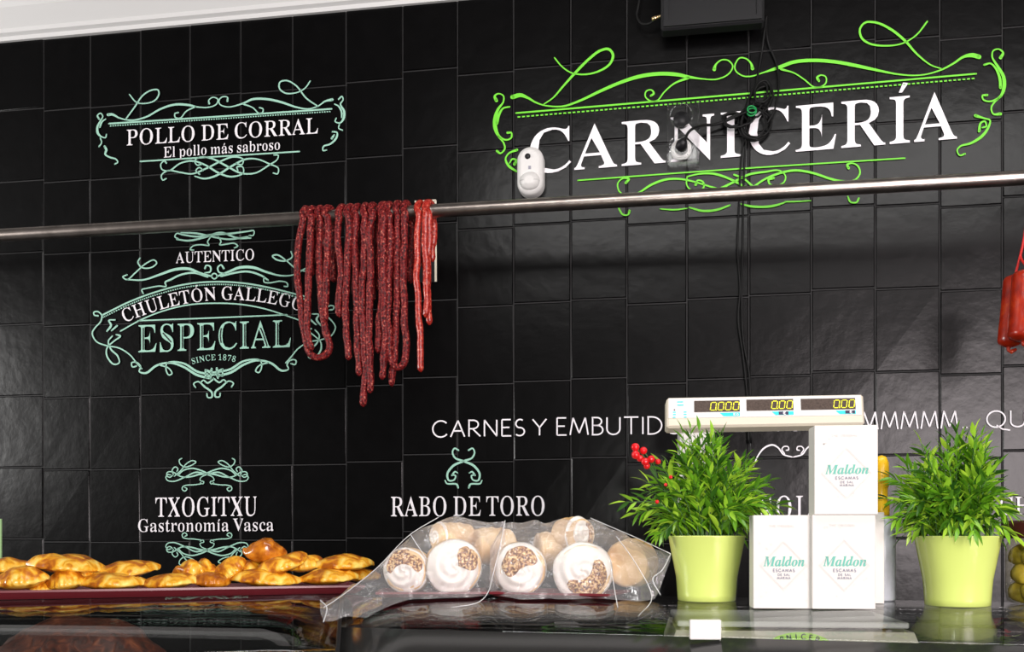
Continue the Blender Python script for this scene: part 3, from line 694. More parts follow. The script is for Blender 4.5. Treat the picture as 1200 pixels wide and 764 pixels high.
# --- the big green and white sign
T3 = zoomed(2.997, 560, 10)
def q4(l): return [((x + 929.1), y) + tuple(r) for x, y, *r in l]      # second tracing sheet, same scale
s1 = sign(880, 150, 'large white capitals inside a bright green scrolled frame, upper right of the wall')
b = MB()
strokes(b, T3, [
    [(122, 313, 15), (150, 306, 14), (175, 315, 9), (205, 332, 6), (240, 343, 5), (300, 345, 6), (360, 325, 8), (430, 292, 10), (500, 262, 11), (570, 240, 13), (640, 231, 13), (700, 234, 13), (740, 242, 10), (790, 249, 5), (840, 250, 5), (880, 232, 5), (895, 205, 5), (880, 185, 5), (855, 183, 5), (835, 200, 7), (830, 216, 13)],
    [(232, 338, 4), (265, 315, 5), (300, 275, 7), (345, 225, 9), (390, 180, 9), (430, 150, 9), (460, 145, 9), (475, 165, 9), (465, 195, 8), (430, 220, 7), (380, 233, 6), (330, 228, 5), (295, 205, 5), (270, 175, 5)],
    [(740, 245, 10), (690, 265, 6), (655, 295, 5), (630, 325, 5), (605, 326, 5), (588, 310, 5), (592, 292, 5), (610, 288, 5), (618, 300, 7), (608, 308, 8)],
    [(66, 325, 12), (60, 310, 8), (72, 301, 5), (90, 308, 5), (90, 330, 6), (72, 355, 9), (62, 385, 13), (62, 420, 14), (75, 450, 9), (100, 463, 6), (118, 455, 6), (118, 438, 6), (105, 438, 9)],
    [(112, 347, 6), (90, 352, 6), (75, 375, 9), (68, 405, 9)],
    [(72, 450, 6), (92, 475, 6), (95, 495, 6), (80, 510, 6), (68, 502, 9)],
    [(138, 498, 9), (110, 510, 6), (98, 530, 6), (110, 555, 9), (135, 572, 7), (150, 580, 5)],
    [(112, 545, 4), (122, 530, 6), (136, 535, 8), (130, 548, 12)],
    [(352, 605, 5), (900, 565.5, 5), (1499, 527, 5)],
    [(135, 369, 6), (800, 313, 6), (1749, 231, 6)],
    q4([(35, 213, 12), (30, 195, 7), (12, 178, 5), (-10, 176, 5), (-26, 200, 5), (-24, 220, 5), (0, 238, 5), (30, 240, 5), (70, 228, 5), (130, 208, 12), (180, 190, 12), (250, 184, 12), (330, 190, 12), (400, 203, 12), (470, 218, 9), (540, 232, 6), (600, 237, 5), (650, 232, 5), (700, 216, 6), (740, 195, 7), (775, 172, 9), (805, 166, 15), (830, 172, 16)]),
    q4([(135, 215, 8), (180, 228, 5), (215, 250, 5), (250, 277, 5), (275, 277, 5), (293, 262, 5), (292, 242, 5), (275, 236, 5), (262, 245, 8), (268, 256, 9)]),
    q4([(700, 214, 4), (660, 200, 5), (610, 160, 7), (570, 115, 9), (520, 75, 9), (470, 52, 8), (430, 52, 7), (412, 75, 7), (418, 105, 8), (445, 125, 7), (500, 133, 6), (560, 125, 5), (610, 95, 5), (648, 48, 6)]),
    q4([(905, 175, 12), (914, 158, 8), (900, 145, 5), (880, 150, 5), (876, 172, 6), (895, 205, 9), (915, 240, 12), (918, 275, 13), (905, 310, 9), (870, 328, 6), (845, 322, 6), (842, 308, 6), (858, 306, 9)]),
    q4([(848, 200, 7), (870, 195, 6), (890, 215, 8), (903, 250, 10), (905, 280, 10)]),
    q4([(908, 310, 6), (885, 330, 6), (873, 350, 6), (880, 372, 6), (905, 372, 11)]),
    q4([(817, 378, 11), (850, 388, 6), (868, 394, 6), (862, 420, 8), (840, 450, 10), (800, 475, 8), (765, 485, 6), (753, 500, 5), (762, 517, 5), (780, 512, 7)]),
    q4([(830, 432, 10), (835, 405, 7), (850, 398, 6), (855, 415, 6), (842, 420, 6)]),
    [(520, 613, 10), (531, 600, 7), (510, 598, 5), (492, 615, 5), (495, 640, 5), (510, 655, 5), (530, 668, 5)],
    [(495, 672, 5), (495, 700, 6), (510, 725, 6), (528, 725, 6), (533, 712, 9)],
    [(500, 658, 5), (560, 650, 6), (610, 620, 8), (660, 602, 8), (710, 600, 7), (760, 610, 6), (810, 625, 6), (850, 637, 6), (900, 660, 6)],
    [(735, 592, 5), (733, 618, 5), (745, 636, 5), (770, 643, 5), (793, 630, 6), (790, 610, 6), (772, 605, 6), (765, 620, 10)],
    [(735, 592, 5), (780, 582, 6), (830, 582, 8), (880, 598, 8), (920, 618, 8), (970, 645, 8)],
    [(820, 648, 7), (845, 637, 8), (900, 610, 8), (950, 585, 8), (1010, 575, 7), (1060, 571, 5), (1080, 590, 5), (1074, 612, 5), (1050, 622, 5), (1025, 618, 6), (1021, 602, 8), (1038, 597, 9)],
    [(900, 585, 7), (935, 600, 7), (965, 625, 7), (1000, 645, 7)],
    q4([(0, 650, 7), (35, 630, 7), (80, 600, 7), (140, 577, 8), (190, 570, 8), (250, 580, 8), (310, 600, 8), (350, 608, 8), (395, 603, 6), (412, 580, 6), (405, 555, 6), (385, 545, 5), (368, 550, 8), (372, 562, 10)]),
    [(640, 705, 4), (690, 708, 6), (735, 703, 4)], [(742, 700, 5), (790, 712, 8), (840, 708, 8), (885, 692, 6)], [(925, 688, 6), (960, 696, 8), (1000, 698, 8), (1040, 694, 8), (1079, 682, 5)],
    q4([(150, 680, 5), (190, 679, 5), (240, 676, 3)]), q4([(370, 662, 6), (378, 680, 6), (400, 682, 6), (408, 668, 7)]),
])
b.build('ornament', M_LIME, s1)
b = MB()
for i in range(100):                              # dashed line under the rule
    a0, a1 = i / 100, (i + .62) / 100
    strip(b, [(140 + 1609 * a0, 383 - 136 * a0), (140 + 1609 * a1, 383 - 136 * a1)], T3, 5, round_end=False)
b.build('dashed_line', M_LIME, s1)
b = MB(); serif(b, 'CARNICERÍA', [(621, 204), (1121, 163)], 50.5, WP, cap2=55.5)
b.build('lettering', M_WHITE, s1)

# --- upper left sign
T1 = zoomed(3.529, 90, 80)
s2 = sign(260, 150, 'small mint framed sign in two lines, upper left of the wall above the rail')
b = MB()
strokes(b, T1, [
    [(132, 194, 12), (150, 193, 10), (180, 208, 6), (230, 217, 6), (290, 203, 7), (350, 170, 8), (410, 152, 9), (470, 155, 9), (500, 162, 6), (550, 163, 5), (580, 150, 5), (585, 130, 5), (565, 122, 5), (548, 135, 5), (550, 148, 8)],
    [(205, 212, 5), (240, 165, 6), (275, 115, 6), (310, 93, 6), (338, 92, 6), (342, 110, 6), (325, 135, 6), (290, 147, 5), (250, 143, 5), (220, 110, 5)],
    [(495, 160, 6), (455, 180, 5), (430, 208, 5), (410, 205, 5), (408, 190, 5), (422, 185, 6)],
    [(625, 138, 8), (625, 122, 5), (605, 120, 5), (590, 135, 5), (595, 152, 5), (630, 162, 5), (690, 147, 7), (730, 130, 9), (790, 130, 9), (850, 143, 9), (910, 163, 7), (960, 170, 5), (1000, 158, 5), (1030, 138, 7), (1058, 132, 12)],
    [(1000, 160, 5), (950, 125, 6), (910, 75, 6), (870, 53, 6), (842, 60, 6), (840, 85, 6), (865, 105, 6), (910, 103, 5), (945, 85, 5), (967, 55, 5)],
    [(690, 150, 6), (730, 165, 5), (755, 188, 5), (770, 185, 5), (772, 170, 5), (758, 165, 6)],
    [(136, 231, 7), (600, 201, 7), (1055, 170, 7)],
    [(95, 212, 8), (88, 198, 6), (100, 188, 5), (110, 200, 5), (100, 220, 6), (88, 245, 9), (90, 270, 10), (105, 285, 6), (122, 288, 5), (125, 275, 5)],
    [(122, 212, 5), (108, 222, 6), (98, 245, 7)], [(100, 290, 5), (105, 310, 5), (95, 325, 6)],
    [(118, 325, 9), (125, 340, 9), (120, 357, 7), (140, 370, 7), (165, 378, 6), (172, 390, 5), (160, 398, 6)],
    [(1085, 130, 7), (1098, 118, 5), (1103, 132, 5), (1092, 150, 6), (1107, 180, 9), (1105, 210, 9), (1090, 228, 6), (1070, 222, 5), (1075, 208, 5)],
    [(1068, 150, 5), (1085, 160, 6), (1097, 185, 7), (1097, 205, 6)], [(1088, 232, 5), (1085, 250, 5), (1100, 258, 6)],
    [(1060, 264, 7), (1078, 268, 6), (1075, 290, 8), (1050, 315, 7), (1022, 325, 6), (1020, 342, 5), (1035, 340, 5)], [(1056, 292, 9), (1066, 278, 7)],
    [(265, 387, 6), (600, 366, 6), (922, 346, 6)],
    [(372, 393, 8), (365, 385, 5), (350, 398, 5), (355, 420, 5), (385, 425, 6), (430, 395, 6), (480, 385, 7), (530, 400, 7), (590, 435, 8), (640, 450, 7), (690, 435, 5), (688, 410, 5), (665, 410, 6), (668, 425, 5)],
    [(372, 458, 6), (358, 464, 5), (352, 445, 5), (380, 425, 6), (430, 432, 6), (480, 438, 6), (540, 415, 7), (600, 385, 7), (650, 368, 7), (690, 378, 5), (685, 400, 5), (660, 395, 6)],
    [(510, 440, 6), (495, 425, 5), (510, 412, 5), (525, 425, 5)],
    [(520, 398, 6), (500, 402, 5), (490, 385, 5), (510, 370, 5), (560, 375, 7), (620, 405, 8), (680, 435, 7), (740, 435, 6), (800, 400, 6), (830, 380, 5), (835, 362, 5), (818, 360, 6)],
    [(490, 448, 5), (530, 458, 7), (580, 445, 8), (640, 408, 8), (700, 378, 7), (750, 378, 6), (800, 398, 6), (835, 415, 5), (832, 438, 5), (815, 435, 6)],
])
b.build('ornament', M_MINT, s2)
b = MB()
for i in range(90):
    a0, a1 = i / 90, (i + .55) / 90
    strip(b, [(140 + 915 * a0, 240.5 - 60 * a0), (140 + 915 * a1, 240.5 - 60 * a1)], T1, 5, round_end=False)
b.build('dotted_line', M_MINT, s2)
b = MB(); serif(b, 'POLLO DE CORRAL', [(149.3, 171), (373.2, 156.8)], 18.3, WP); b.build('lettering', M_WHITE, s2)
b = MB(); serif(b, 'El pollo más sabroso', [(192.6, 185.2), (328.5, 175.8)], 12.3, WP); b.build('tagline', M_WHITE, s2)

# --- middle left sign
T2 = zoomed(3.1824, 90, 240)
s3 = sign(250, 370, 'mint crest sign with arched band and inline capitals, behind the sausages at left')
ORN2 = [
    [(380, 128, 6), (368, 120, 5), (375, 108, 5), (395, 112, 6), (450, 120, 7), (515, 112, 8), (580, 108, 7), (640, 100, 6), (662, 98, 5), (660, 115, 5), (645, 115, 5)],
    [(375, 130, 6), (420, 135, 7), (480, 122, 7), (540, 105, 7), (600, 125, 7), (650, 125, 6)], [(390, 105, 4), (450, 108, 7), (515, 122, 6), (570, 130, 6), (640, 120, 5)],
    [(500, 122, 5), (490, 140, 5), (495, 152, 5), (465, 150, 5), (435, 155, 5), (425, 168, 5), (438, 170, 5)],
    [(530, 122, 5), (540, 138, 5), (535, 150, 5), (565, 147, 5), (590, 145, 5), (602, 155, 5), (590, 162, 5)],
    [(238, 200, 5), (230, 215, 5), (245, 235, 5), (280, 235, 5), (300, 218, 5), (290, 207, 5), (260, 220, 5), (220, 255, 5), (190, 280, 5), (174, 270, 5), (190, 262, 5)],
    [(190, 280, 5), (250, 281, 6), (310, 262, 8), (370, 242, 10), (420, 240, 10), (460, 255, 8), (505, 268, 6)],
    [(250, 332, 5), (245, 318, 5), (265, 312, 5), (310, 304, 5), (335, 305, 5), (332, 290, 6), (352, 280, 7), (390, 262, 7), (440, 255, 7), (490, 270, 6)],
    [(480, 238, 7), (485, 227, 5), (500, 232, 6), (500, 250, 6), (480, 255, 5)],
    [(525, 267, 5), (522, 274, 5), (515, 277, 5), (508, 274, 5), (505, 267, 5), (508, 260, 5), (515, 257, 5), (522, 260, 5), (525, 267, 5)],
    [(550, 238, 7), (540, 225, 5), (528, 235, 6), (532, 252, 6), (555, 258, 5)],
    [(525, 268, 6), (570, 250, 8), (610, 235, 10), (660, 235, 10), (710, 252, 8), (760, 265, 6), (810, 262, 5), (860, 235, 5)],
    [(540, 268, 6), (590, 255, 7), (640, 250, 7), (690, 265, 7), (715, 282, 6)],
    [(800, 175, 5), (805, 195, 5), (780, 210, 6), (745, 205, 6), (732, 192, 6), (750, 188, 6), (790, 215, 5), (820, 240, 5), (860, 250, 5)],
    [(700, 272, 5), (700, 288, 5), (720, 292, 5), (760, 286, 5), (785, 292, 5), (788, 305, 5), (775, 305, 5)],
    [(98, 412, 6), (200, 362, 6), (300, 325, 6), (410, 297, 6), (515, 288, 6), (620, 293, 6), (720, 310, 6), (860, 345, 6)],
    [(165, 472, 5), (245, 428, 5), (330, 395, 5), (420, 374, 5), (515, 368, 5), (610, 372, 5), (700, 388, 5), (835, 432, 5)],
    [(230, 433, 5), (500, 423, 5), (785, 411, 5)],
    [(82, 415, 6), (68, 412, 5), (66, 402, 5), (80, 399, 5), (95, 412, 5), (92, 435, 5), (70, 460, 5), (60, 480, 5), (75, 510, 5), (110, 525, 5), (160, 535, 5), (200, 560, 5), (225, 590, 5), (245, 612, 5)],
    [(145, 430, 5), (122, 432, 5), (130, 450, 8), (115, 472, 6)], [(152, 452, 7), (132, 470, 5)],
    [(150, 485, 6), (165, 490, 6), (140, 510, 5), (115, 535, 5), (115, 565, 6), (140, 595, 6), (160, 590, 5), (155, 565, 6), (130, 540, 6), (120, 510, 5), (135, 490, 5)],
    [(225, 602, 6), (210, 605, 5), (207, 590, 5), (225, 588, 5), (240, 605, 6), (235, 622, 5), (260, 628, 8), (300, 600, 8), (350, 590, 7), (400, 605, 8), (450, 635, 9), (500, 648, 8)],
    [(310, 598, 5), (345, 610, 5), (357, 630, 5), (345, 635, 5), (335, 615, 5), (340, 590, 5), (400, 592, 7), (450, 622, 8), (490, 632, 7)],
    [(485, 618, 8), (515, 628, 12), (545, 614, 8)], [(484, 645, 8), (515, 632, 10), (545, 638, 8)], [(482, 616, 6), (482, 645, 6)], [(545, 614, 6), (547, 638, 6)], [(505, 612, 8), (500, 648, 8)], [(524, 610, 8), (528, 646, 8)],
    [(512, 650, 6), (490, 665, 6), (475, 655, 5), (463, 664, 5)], [(445, 682, 5), (438, 668, 5), (455, 660, 5), (480, 680, 7), (505, 700, 7), (505, 718, 6), (490, 718, 5), (487, 705, 5)],
]
ORN2 += [mir(l, 513, -9) for l in ORN2[-10:-8]] + [mir(l, 513, -22) for l in ORN2[-14:-10]] + [mir(l, 512, -2) for l in ORN2[-2:]]
b = MB(); strokes(b, T2, ORN2); b.build('ornament', M_MINT, s3)
b = MB()
arc = spline([(100, 421), (200, 372), (300, 336), (410, 308), (515, 298), (620, 303), (720, 320), (860, 355)], 13)
for a_, c_ in zip(arc[:-1], arc[1:]):
    strip(b, [a_, (a_[0] + (c_[0] - a_[0]) * .55, a_[1] + (c_[1] - a_[1]) * .55)], T2, 5, round_end=False)
b.build('dotted_line', M_MINT, s3)
b = MB(); serif(b, 'AUTENTICO', [(372, 219), (663, 207)], 41, T2); b.build('lettering', M_WHITE, s3)
b = MB(); serif(b, 'CHULETÓN GALLEGO', [(183, 440), (512, 357), (838, 398)], 49, T2, arc=True); b.build('lettering', M_WHITE, s3)
b = MB(); serif(b, 'SINCE 1878', [(434, 595), (514, 580), (592, 587)], 21, T2, arc=True, track=60); b.build('lettering', M_MINT, s3)
b = MB(); cuts = serif(b, 'ESPECIAL', [(232, 551), (800, 531)], 101, T2, track=20)
o3 = b.build('lettering', M_MINT, s3)
T2b = lambda x, y: wall_pt(90 + x / 3.1824, 240 + y / 3.1824, .0046)
                                                  # black inline cut through the heavy strokes
for ch, (rowx, mp) in zip('ESPECIAL', cuts):
    line = []
    for y, prs in rowx:
        if ch in 'EPILC' and 70 < y < 930 and not (ch == 'C' and (y < 230 or y > 800)): line.append(mp(sum(prs[0]) / 2 + (25 if ch != 'C' else 0), y))
        if ch == 'A' and y < 760: line.append(mp(sum(prs[-1]) / 2 + 12, y))
        if ch == 'S' and 300 < y < 720 and len(prs) == 1: line.append(mp(sum(prs[0]) / 2, y))
    if len(line) > 1:
        b = MB(); strip(b, [(x, y, 5.0) for x, y in line], T2b, smooth=False, round_end=False); b.build('inline_stripe', M_BLACK, o3)

# --- lower left sign
T6 = zoomed(4.775, 140, 520)
s4 = sign(240, 600, 'white two line sign between two mint scroll flourishes, lower left above the pastries')
half = [
    [(300, 178, 6), (285, 188, 6), (268, 178, 6), (272, 160, 6), (300, 158, 6), (350, 185, 7), (400, 185, 8), (450, 172, 9), (493, 168, 10)],
    [(290, 175, 6), (275, 172, 6), (263, 188, 6), (272, 205, 6), (310, 210, 7), (370, 187, 7), (430, 160, 8), (493, 172, 9)],
    [(330, 178, 6), (360, 150, 7), (410, 138, 8), (460, 150, 8), (493, 165, 9)],
    [(305, 172, 6), (298, 148, 6), (315, 130, 6), (330, 140, 6), (324, 156, 6)],
    [(352, 82, 6), (338, 92, 6), (342, 112, 6), (368, 130, 6), (408, 120, 6), (431, 102, 6), (410, 95, 6), (378, 112, 6), (345, 152, 6), (310, 182, 6)],
    [(493, 172, 6), (460, 188, 5), (454, 205, 5), (475, 213, 5), (470, 225, 5), (455, 218, 5)],
    [(470, 223, 5), (420, 230, 6), (380, 232, 6), (358, 240, 6), (355, 256, 6), (370, 265, 6), (381, 252, 6), (368, 244, 5)],
]
b = MB(); strokes(b, T6, half + [mir(l, 493) for l in half]); b.build('ornament', M_MINT, s4)
low = [[(x, 763 - y, w) for x, y, w in l] for l in half]
b = MB(); strokes(b, T6, low + [mir(l, 493) for l in low]); b.build('ornament', M_MINT, s4)
b = MB(); serif(b, 'TXOGITXU', [(205, 409), (769, 402)], 107, T6); b.build('lettering', M_WHITE, s4)
b = MB(); serif(b, 'Gastronomía Vasca', [(108, 493), (864, 487)], 70, T6); b.build('tagline', M_WHITE, s4)

# --- centre sign
T7 = zoomed(3.333, 440, 470)
s5 = sign(548, 580, 'white one line sign under a small mint beetle-shaped scroll, above the cream rolls')
half = [[(325, 192, 7), (310, 185, 6), (302, 200, 6), (312, 222, 7), (345, 235, 8), (385, 253, 9), (408, 285, 8), (402, 310, 7), (382, 308, 6), (376, 292, 6), (390, 288, 6)],
        [(390, 290, 7), (378, 276, 6), (368, 281, 5)], [(417, 310, 5), (410, 322, 6), (372, 325, 7), (366, 338, 8)]]
b = MB(); strokes(b, T7, half + [mir(l, 345) for l in half]); b.build('ornament', M_MINT, s5)
b = MB(); serif(b, 'RABO DE TORO', [(62, 450), (661, 447)], 76, T7); b.build('lettering', M_WHITE, s5)

# --- thin pen slogan across the wall
s6 = sign(800, 495, 'long slogan in thin white pen capitals running behind the scale display')
b = MB()
for t, xa, ya, xb, yb, cap in (('CARNES', 507.5, 512.5, 615, 510.5, 19), ('Y', 624.5, 510.5, 640.5, 510, 19), ('EMBUTIDOS', 652, 510, 816, 508, 20),
                               ('E', 855, 505.5, 872, 505.3, 20), ('RICOS', 881, 505, 955, 504.5, 20), ('MMMMM', 1009, 503.5, 1122, 502, 20.5),
                               ('....', 1127, 501.5, 1143, 501.3, 20), ('QU', 1156, 501, 1201, 500, 19)):
    b = MB(); pen(b, t, xa, ya, xb, yb, cap, 1.7, WP, gap=.2); b.build('lettering', M_WHITE, s6)

# --- two signs mostly hidden by plants and boxes
T8 = zoomed(5.875, 860, 490)
s7 = sign(930, 560, 'white capitals under a mint scroll, partly seen between left plant and salt boxes')
b = MB()
h = [[(135, 330, 7), (165, 260, 9), (210, 205, 12), (265, 185, 12), (305, 205, 10), (340, 250, 10), (400, 268, 9)],
     [(348, 245, 8), (330, 215, 8), (345, 196, 8), (372, 198, 8), (376, 218, 9), (360, 222, 9)]]
strokes(b, T8, h + [mir(l, 405) for l in h]); b.build('ornament', M_WHITE, s7)
b = MB(); serif(b, 'SOLI', [(185, 700), (590, 692)], 160, T8, track=120); b.build('lettering', M_WHITE, s7)
s8 = sign(1190, 592, 'pair of white capitals cut by the right frame edge, beside the right plant')
b = MB(); serif(b, 'CH', [(1171, 603), (1207, 602.5)], 20.5, WP, track=40); b.build('lettering', M_WHITE, s8)

# ------------------------------------------------------------------ the counter: two curved glass tops meeting at a joint
GZ = H - .110
CB = Vector((-.345, 2.12, 0))                    # back end of the joint
BA, BB = Vector((-1.9, 2.12 - .3 * 1.555, 0)), Vector((1.5, 2.12 - .3 * 1.845, 0))
RAD = .55
JV = Vector((.135, -1, 0))                       # direction of the joint, towards the front


def drop(v):
    return max(0, v - .13) ** 2 / (2 * RAD)


def glass_z(X, Y):
    e = BB if X > CB.x else BA
    d = (e - CB).normalized()
    nrm = Vector((d.y, -d.x, 0)) if e is BB else Vector((-d.y, d.x, 0))
    v = (Vector((X, Y, 0)) - CB).dot(nrm)
    return GZ - drop(max(v, 0))


def glass_sheet(end, v0, v1, th, mb, mat=0, gap=0.0, nu=12, nv=14):
    d = (end - CB).normalized()
    nrm = Vector((d.y, -d.x, 0)) if end is BB else Vector((-d.y, d.x, 0))
    L = (end - CB).length
    jt = JV / JV.dot(nrm)
    top = []; bot = []
    for j in range(nv + 1):
        v = v0 + (v1 - v0) * j / nv
        for i in range(nu + 1):
            a = CB + jt * v + d * gap
            c = CB + d * L + nrm * v
            p = a.lerp(c, i / nu); z = GZ - drop(v)
            top.append(Vector((p.x, p.y, z))); bot.append(Vector((p.x, p.y, z - th)))
    N = len(top); w = nu + 1; fs = []
    sm = []
    for j in range(nv):
        for i in range(nu):
            q = (j * w + i, (j + 1) * w + i, (j + 1) * w + i + 1, j * w + i + 1)
            fs.append(q); fs.append(tuple(N + k for k in q[::-1]))
    rim = [j * w for j in range(nv + 1)], [j * w + nu for j in range(nv + 1)], list(range(w)), [nv * w + i for i in range(w)]
    if v0 > 0: rim = (rim[0], rim[1], rim[3])      # the border butts against the glass
    for r in rim:
        for k in range(len(r) - 1):
            fs.append((r[k], r[k + 1], N + r[k + 1], N + r[k]))
    mb.add(top + bot, fs, mat, True)
    for k in range(len(mb.s) - sum(len(r) - 1 for r in rim), len(mb.s)): mb.s[k] = False


cnt = thing('display_counter', (0, 1.7, 0), 'long black display counter with curved glass top across the bottom of the photo', 'counter')
for e in (BA, BB):
    b = MB(); glass_sheet(e, 0, .346 if e is BB else .42, .006, b, gap=.004, nv=26)
    fix_normals(b.build('glass_top', M_GLASS, cnt))
    b = MB(); glass_sheet(e, .346 if e is BB else .42, .62, .006, b, gap=.004)
    fix_normals(b.build('front_border', M_BORDER, cnt))
b = MB()
jp = []
for k in range(12):
    v = .16 + .46 * k / 11
    d = (BB - CB).normalized(); nrm = Vector((d.y, -d.x, 0)); p = CB + JV / JV.dot(nrm) * v
    jp.append((p.x, p.y, GZ - drop(v) + .001))
b.tube(jp, .004, 6)
b.build('joint_seam', M_BLACK, cnt)
b = MB()                                          # cabinet under the glass: inner deck, back and front walls
def pl(v, e):
    d = (e - CB).normalized(); nrm = Vector((d.y, -d.x, 0)) if e is BB else Vector((-d.y, d.x, 0))
    return CB + JV / JV.dot(nrm) * v, e + nrm * v
path = lambda v: [pl(v, BA)[1], pl(v, BA)[0], pl(v, BB)[1]]
def slab(va, vb, z0, z1):
    A, Bq = path(va), path(vb)
    vs = [Vector((p.x, p.y, z)) for z in (z0, z1) for p in A + Bq]
    fs = [(0, 1, 4, 3), (1, 2, 5, 4), (6, 9, 10, 7), (7, 10, 11, 8), (0, 6, 7, 1), (1, 7, 8, 2), (3, 4, 10, 9), (4, 5, 11, 10), (0, 3, 9, 6), (2, 8, 11, 5)]
    b.add(vs, fs)
slab(.60, .66, .02, GZ - drop(.60))
slab(-.50, .60, H - .335, H - .305)
slab(-.50, -.44, .02, H - .305)
fix_normals(b.build('cabinet', M_COUNTER, cnt))

# ------------------------------------------------------------------ hanging rail
RZ = H + .945
def rail_at(x):                                   # rail runs level, from 3.2 deep at the left edge to 2.69 at the right
    # line through (X,Y): left end P(0), right end P(1200)
    a, c = P(0, 0, 3.2), P(1200, 0, 2.69)
    t = (x - CX) / F
    # X = t*Y on the line a + s*(c-a)
    s = (t * a.y - a.x) / ((c.x - a.x) - t * (c.y - a.y))
    p = a.lerp(c, s)
    return Vector((p.x, p.y, RZ))
rail = thing('hanging_rail', rail_at(600), 'long worn steel hanging rail running across the wall from edge to edge', 'rail')
b = MB()
pts = [rail_at(x).lerp(rail_at(x), 0) for x in range(-170, 1381, 25)]
b.tube(pts, .0195, 20)
b.build('tube', M_STEEL, rail)
for x in (-150, 1350):
    b = MB(); p = rail_at(x)
    u = (p - W0).dot(WU)
    b.tube([p, wl(u, 0.005, RZ)], .012, 12)
    c = wl(u, 0.0, RZ)
    Mx = Matrix.Rotation(0, 4, 'X')
    b.tube([c, c + WN * .012], .04, 20)
    b.build('bracket', M_STEEL, rail)
RDIR = (rail_at(700) - rail_at(500)).normalized()
RFR = Vector((RDIR.y, -RDIR.x, 0))               # horizontal, towards the room
# ------------------------------------------------------------------ sausages hanging over the rail
def over_rail(x, back_len, r, seed):
    """points from the end of the back leg, up and over the rail, to the front side"""
    c = rail_at(x); R = .0195 + r * .62
    bk = -RFR
    pts = []
    n_ = max(3, int(back_len / .03))
    for k in range(n_):
        t = k / n_
        sway = noise.noise(Vector((seed * 3.1, t * 3, 0))) * .008
        pts.append(c + bk * (R + .002) + RDIR * (sway + .010) + Vector((0, 0, -back_len * (1 - t))))
    for k in range(7):
        a = math.pi * (1 - k / 6)
        pts.append(c + RFR * R * math.cos(a) + RDIR * .010 * (1 - k / 6) + Vector((0, 0, R * math.sin(a))))
    return pts


def strand(label, px, back=.35, r=.0122, mat=None, group=None, both=False, seed=1, back2=.3, dz=0.0):
    q = spline(px, 7)
    fr = []
    x0 = px[0][0]
    for (x, y) in q:
        p = P(x, y, 1.0) - Vector((0, 0, H)); base = rail_at(x) + RFR * (.0195 + r + dz)
        # slide along the view ray onto the plane in front of the rail
        pt = P(x, y, base.y)
        if pt.z < RZ - .004: fr.append(pt)
    path = over_rail(x0, back, r, seed) + fr
    if both:
        path += over_rail(px[-1][0], back2, r, seed + 5)[::-1]
    # resample evenly with a little wobble
    L = [0]
    for a_, b_ in zip(path[:-1], path[1:]): L.append(L[-1] + (a_ - b_).length)
    N = int(L[-1] / .0075); out = []; rads = []
    j = 0
    for k in range(N + 1):
        s = L[-1] * k / N
        while j < len(L) - 2 and L[j + 1] < s: j += 1
        t = (s - L[j]) / max(L[j + 1] - L[j], 1e-6)
        p = path[j].lerp(path[j + 1], min(1, t))
        w = Vector((noise.noise(Vector((s * 17, seed, 1))), noise.noise(Vector((s * 14, seed, 7))) * .4, 0)) * .0040
        out.append(p + w)
        e = min(s, L[-1] - s)
        rr = r * (1 + .20 * noise.noise(Vector((s * 30, seed * 2, 3))) + .08 * noise.noise(Vector((s * 80, seed, 9))))
        if e < .014: rr *= max(.25, math.sqrt(max(0, 1 - (1 - e / .014) ** 2)))
        rads.append(rr)
    b = MB(); b.tube(out, rads, 12)
    o = recenter(b.build('sausage', mat or M_SAUS))
    # give the origin the place where it hangs
    return tag(o, label, 'sausage', group)


G1 = 'dark red sausage strands draped over the rail'
DK = [
    ('dark sausage at the far left of the rail, bottom curled up into a U loop', [(358, 244), (352, 275), (348, 310), (352, 355), (357, 392), (362, 412), (372, 419), (382, 415), (386, 404), (381, 385), (376, 350), (374, 300), (375, 244)], .30, True, 0),
    ('dark sausage strand hanging inside the U loop at the left end of the rail', [(366, 244), (363, 290), (361, 340), (360, 385), (365, 411)], .34, False, .010),
    ('short dark sausage strand just right of the U loop at the left end', [(384, 244), (384, 290), (382, 330), (381, 378)], .34, False, .004),
    ('short dark sausage with a drooping doubled end, left edge of the big bunch', [(400, 244), (396, 265), (397, 295), (400, 325), (396, 355), (399, 372)], .30, False, .0),
    ('dark sausage second from left in the big bunch, ending above the longest', [(410, 243), (408, 285), (406, 330), (405, 370), (409, 422)], .42, False, .006),
    ('dark sausage third from left in the big bunch, ending beside the longest', [(418, 243), (415, 285), (417, 330), (418, 380), (421, 441)], .36, False, .0),
    ('longest dark sausage of all, its tip lowest in the big bunch', [(428, 243), (427, 290), (424, 340), (426, 390), (428, 440), (425, 477)], .45, False, .004),
    ('second longest dark sausage, directly right of the longest one', [(437, 242), (433, 275), (434, 310), (433, 350), (433, 400), (434, 461)], .40, False, .008),
    ('dark sausage right of the second longest, hanging partly behind the neighbours', [(447, 242), (446, 290), (447, 340), (444, 380), (443, 414)], .50, False, .0),
    ('thin dark sausage with a crooked tip, just left of the wide U loop', [(450, 246), (449, 300), (450, 350), (451, 400), (448, 445)], .30, False, .012),
    ('dark sausage looped into a wide U at the right end of the big bunch', [(456, 242), (457, 290), (455, 340), (455, 385), (457, 418), (464, 430), (473, 426), (476, 405), (474, 370), (473, 310), (475, 242)], .40, True, .006),
    ('dark sausage hanging through the wide U loop, its tip below the loop', [(466, 242), (465, 300), (465, 350), (463, 400), (459, 453)], .42, False, -.001),
]
for i, (lab, px, bk, both, dz) in enumerate(DK):
    strand(lab, px, bk * .55, .0103, M_SAUS, G1, both, i + 1, .20, dz)
G2 = 'bright red fresh sausage strands on the rail'
